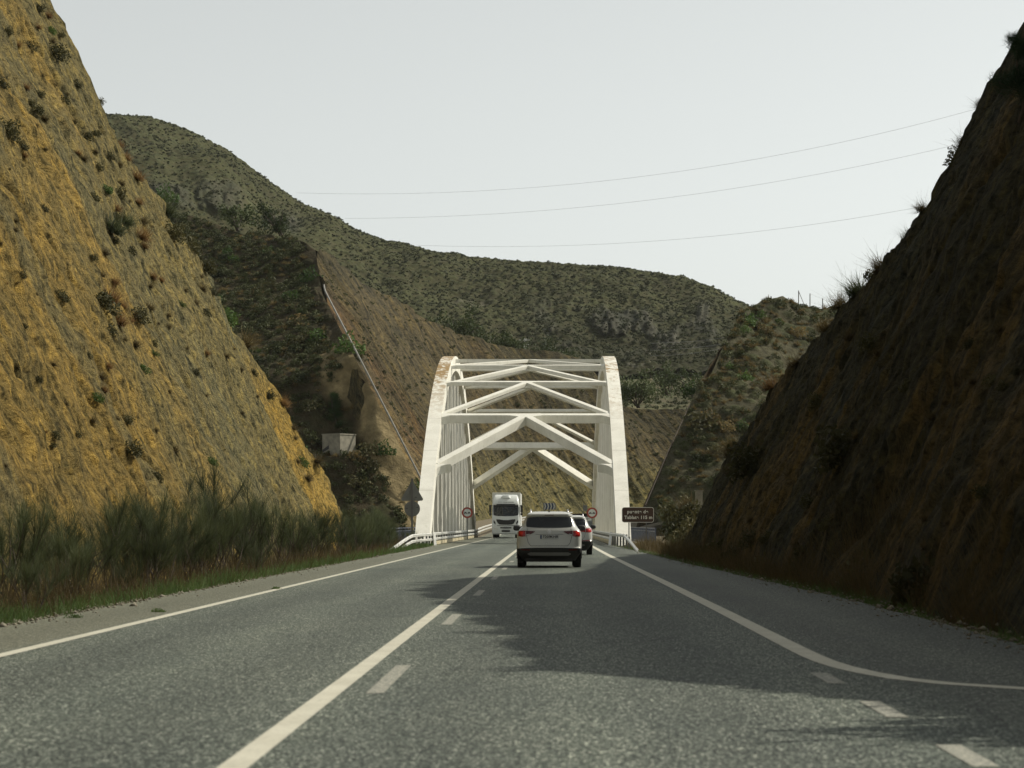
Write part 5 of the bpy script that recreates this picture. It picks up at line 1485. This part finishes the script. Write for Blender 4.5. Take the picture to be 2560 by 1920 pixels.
SM = [bush_arrays(985 + k, 30, .34, 6) for k in range(5)]
scatter_stuff('scrub', PM[150:590, 20:330], 17000, SM, .3, .9, M['hillbush'], 8)
MB_ = {'olive': [bush_data('scrub_bush', 1000 + k, M['olive'], 260, .11) for k in range(3)], 'green': [bush_data('scrub_bush', 1010 + k, M['green_bush'], 260, .11) for k in range(2)], 'dark': [bush_data('scrub_bush', 1020 + k, M['dark_bush'], 260, .11) for k in range(2)], 'dry': [bush_data('scrub_bush', 1030 + k, M['esparto'], 260, .11) for k in range(2)]}
WORD = {'olive': 'olive brown', 'green': 'fresh green', 'dark': 'dark green', 'dry': 'pale dry'}
def mound_bushes(P, n, where, grp, seed, wts, smax=1.5):
    r = np.random.default_rng(seed)
    for k in range(n):
        i = int(r.uniform(.05, .72) * (P.shape[0] - 1)); j = int(r.uniform(.05, 1.0) * (P.shape[1] - 1)); p = P[i, j]
        kd = r.choice(list(wts), p=np.array(list(wts.values())) / sum(wts.values())); s = r.uniform(.8, smax)
        plant('scrub_bush', MB_[kd][k % len(MB_[kd])], '%s scrub bush on the %s' % (WORD[kd], where), 'bush', '%s bushes on the %s' % (WORD[kd], where), (p[0], p[1], p[2] - .15), s, r.uniform(0, 6.28), sz=s * r.uniform(.8, 1.2))
mound_bushes(LM, 150, 'shaded mound around the bunker', 'left', 11, {'olive': 5, 'dark': 3.5, 'green': 2.4, 'dry': .8}, 1.8)
mound_bushes(RM, 85, 'far mound right of the bridge', 'right', 12, {'olive': 3, 'dark': 2.5, 'green': 1.8, 'dry': 2}, 1.6)
# named bushes that stand out
for u, v, Y, s, kd, lab in ((703, 417, 268, 2.6, 'dark', 'big dark round bush on the bare slope right of the bridge'), (690, 392, 276, 1.5, 'green', 'yellowish green bush below the grassy terrace'), (700, 383, 280, 1.0, 'olive', 'small round bush on the bare slope under the terrace'),
                            (163, 200, 352, 2.6, 'green', 'bright green rounded tree top above the left cut edge'), (312, 402, 272, 1.7, 'dark', 'dark green bush up the mound from the bunker'), (383, 446, 266, 1.6, 'green', 'green bush on the pale cut face beside the drain pipe'), (414, 484, 262, 1.3, 'green', 'green bush at the bottom of the drain pipe'),
                            (346, 341, 279, 2.4, 'green', 'tall green bush overhanging the drain pipe'), (356, 352, 276, 1.7, 'dark', 'dark bush just under the one overhanging the drain pipe'), (309, 272, 316, 2.0, 'green', 'green bush at the top end of the drain pipe'), (370, 446, 268, 1.9, 'dark', 'dark bush to the right of the bunker')):
    p = look(u, v + s * 4, *TREES) or Vector(PX(u, v, Y)); plant('scrub_bush', MB_[kd][0], lab, 'bush', None, (p[0], p[1], p[2] - .15), s, 1.0)
# --- trees above the far cut
def tree(label, loc, h, w, seed, n=1500, mat='tree'):
    g = thing('tree', label, 'tree', loc, 0, 'trees above the far cut slope'); r = np.random.default_rng(seed); m = MB(); cs = []
    for k in range(6):
        a = r.uniform(0, 6.28); d = Vector((math.cos(a) * .75 * w / h, math.sin(a) * .75 * w / h, 1)).normalized(); p = Vector((r.normal() * .15, r.normal() * .15, -.4)); pts = [p.copy()]
        for q in range(5): p = p + d * (h * .17); pts.append(p.copy()); d = (d + Vector((r.normal() * .18, r.normal() * .18, 0))).normalized()
        m.tube(pts, [.16 * (1 - .16 * i) for i in range(6)], 6)
        for q in range(4): cs.append(np.array(pts[int(r.integers(2, 6))]) + r.normal(size=3) * np.array([w * .22, w * .22, h * .10]))
    m.build('trunk', M['stem'], g)
    cs = np.array(cs); idx = r.integers(0, len(cs), n); C = cs[idx] + unit(r.normal(size=(n, 3))) * (r.uniform(0, 1, n) ** .5 * w * .24)[:, None] * np.array([1, 1, .8])
    np_mesh('crown', *leaves(C, .22, seed), M[mat], g)
for u, vb, Y, h, w, lab in ((464, 345, 392, 6.4, 5.6, 'broad dark tree at the upper left end of the row above the far cut'), (487, 352, 394, 4.6, 4.2, 'low tree second from the left in the row above the far cut'), (508, 358, 396, 4.8, 5.0, 'spreading tree just left of the white pylon'),
                            (548, 366, 398, 6.2, 6.4, 'broad rounded tree just right of the white pylon above the bridge crown'), (638, 404, 410, 6.6, 8.2, 'wide dense tree right of the right arch'), (668, 392, 430, 5.8, 5.0, 'slender open tree with a visible trunk on the bench right of the arch'), (694, 395, 425, 5.4, 5.4, 'rounded tree next to the dark cut edge right of the arch'),
                            (616, 402, 412, 4.6, 4.4, 'small tree tucked against the right arch'), (282, 232, 345, 4.5, 4.0, 'sparse dark tree on the skyline of the left mound'), (237, 226, 352, 4.4, 3.6, 'thin sparse tree left of the other on the mound skyline')):
    p = PX(u, vb, Y); tree(lab, (p[0], p[1], p[2] - .2), h, w, int(u), int(1500 * w / 5))

# --- verges: grass, dry stalks, loose stones
def verge(name, n, xf, ya, yb, hmin, hmax, mat, seed, wd=.012, lean=.28):
    r = np.random.default_rng(seed); u = r.uniform(0, 1, n); y = ya * (yb / ya) ** u        # denser near the camera
    x = xf(y, r); z = np.full(n, -.30) if name == 'dry_grass' else np.full(n, -.12)
    z = np.where(x > XR - .4, np.maximum(z, (x - XR - .35) / K - .15), z)
    cl = fbm(x * 1.3, y * .8, 3, seed); keep = cl > -.25
    x, y, z = x[keep], y[keep], z[keep]; m = len(x)
    d = unit(np.stack([r.normal(size=m) * lean, r.normal(size=m) * lean, np.ones(m)], -1))
    V, f = blades(np.stack([x, y, z], -1), d, r.uniform(hmin, hmax, m) * (1 + cl[keep]), wd * (y / 50) ** .6, r.uniform(0, .35, m), 2, seed)
    return tag(np_mesh(name, V, f, mat), kind='stuff')
edgeR = lambda y: np.interp(y, [12, 19, 24, 40, 80, 120, 143], [9.3, 6.5, 4.9, 4.95, 4.3, 3.95, 3.6])
verge('dry_grass', 15000, lambda y, r: -8.2 + r.normal(size=len(y)) * .55 - np.clip(y - 118, 0, 40) * .012, 24, 142, .45, .95, M['rust_grass'], 61)
verge('grass', 20000, lambda y, r: -7.40 + r.normal(size=len(y)) * .22, 22, 145, .10, .36, M['green_grass'], 62, .011, .5)
verge('grass', 6000, lambda y, r: -7.2 + r.normal(size=len(y)) * .14, 112, 150, .10, .40, M['green_grass'], 66, .010, .5)
verge('dry_grass', 30000, lambda y, r: edgeR(y) + .55 + abs(r.normal(size=len(y))) * .62, 22, 125, .35, 1.0, M['rust_grass'], 63)
verge('grass', 9000, lambda y, r: edgeR(y) + .30 + r.normal(size=len(y)) * .20, 22, 145, .08, .26, M['green_grass'], 64, .011, .5)
verge('dry_grass', 3500, lambda y, r: 4.3 + abs(r.normal(size=len(y))) * .6, 118, 144, .3, .7, M['rust_grass'], 65)
# weeds and bushes at the foot of the right arch and dark cutting
for i, (u, v, Y, s, k) in enumerate(((672, 527, 124, 1.1, 's'), (680, 522, 120, 1.3, 'd'), (690, 528, 112, 1.1, 'd'), (701, 535, 104, .9, 'd'), (712, 541, 98, .8, 'd'), (664, 543, 128, .6, 'o'), (675, 537, 118, .8, 's'), (661, 546, 124, .45, 'e'), (669, 512, 146, 1.3, 's'), (692, 508, 120, 1.2, 'd'), (677, 504, 142, 1.4, 'd'), (687, 497, 140, 1.4, 'e'))):
    p = PX(u, v, Y); z = max(p[2] - s * .6, -.2)
    plant(NAMES[k][0], TUFT[k][i % len(TUFT[k])], ('%s in the thicket behind the brown bridge sign' % NAMES[k][1]), NAMES[k][2], 'thicket behind the bridge sign', (p[0], p[1], z), s, i * 1.3, sz=s * 1.1)
for y, k in ((27.5, 's'), (29.5, 's'), (33, 'd'), (38, 'd'), (47, 'd'), (58, 'd'), (66, 'd'), (75, 'd'), (84, 'd'), (91, 'd')):
    s = rng.uniform(.6, 1.0)
    plant(NAMES[k][0], TUFT[k][0], 'shaded %s at the foot of the dark cutting' % NAMES[k][1], NAMES[k][2], 'shaded shrubs at the foot of the dark cutting', (edgeR(y) + 1.05 + rng.uniform(0, .4), y, -.15), s, y, sz=s * 1.2)
# stones
r = np.random.default_rng(77); n = 5200
oct_v = np.array([(1, 0, 0), (-1, 0, 0), (0, 1, 0), (0, -1, 0), (0, 0, .7), (0, 0, -.7)], float); oct_f = np.array([(0, 2, 4), (2, 1, 4), (1, 3, 4), (3, 0, 4), (2, 0, 5), (1, 2, 5), (3, 1, 5), (0, 3, 5)])
y = 18 * (140 / 18) ** r.uniform(0, 1, n) ** .9; lft = r.uniform(size=n) < .86
x = np.where(lft, -7.05 + r.normal(size=n) * .26, edgeR(y) + .05 + r.normal(size=n) * .22); s = r.uniform(.010, .034, n) * np.where(r.uniform(size=n) < .04, 2.2, 1)
V = oct_v[None] * s[:, None, None] * r.uniform(.6, 1.3, (n, 6, 3)) + np.stack([x, y, np.where(lft & (x < -6.72), -.07, .006)], -1)[:, None]
o = np_mesh('gravel', V.reshape(-1, 3), (oct_f[None] + np.arange(n)[:, None, None] * 6).reshape(-1, 3), M['stone']); tag(o, kind='stuff')
for i, (u, v, Y) in enumerate(((276, 589, 47.5), (158, 612, 35.2), (75, 618, 33))):
    x = (u - UX) * Y / F; plant('weed', TUFT['g'][i % 2], ('single dark weed on the gravel edge of the left shoulder', 'low weed on the gravel nearer the camera', 'second low weed on the gravel nearest the camera')[i], 'weed', None, (x, Y, -.05), .14, i)

# ------------------------------------------------------------------ thin haze in the valley air
hb = MB(); hb.box((0, 520, 118), (2600, 1240, 310))
hz_m = bpy.data.materials.new('valley haze'); hz_m.use_nodes = True
ht = hz_m.node_tree; ht.nodes.remove(ht.nodes['Principled BSDF'])
hv = ht.nodes.new('ShaderNodeVolumePrincipled'); hv.inputs['Color'].default_value = (0.90, 0.93, 0.90, 1); hv.inputs['Density'].default_value = 0.000035; hv.inputs['Anisotropy'].default_value = 0.3
ht.links.new(hv.outputs[0], ht.nodes['Material Output'].inputs['Volume'])
tag(hb.build('haze', hz_m), kind='stuff')
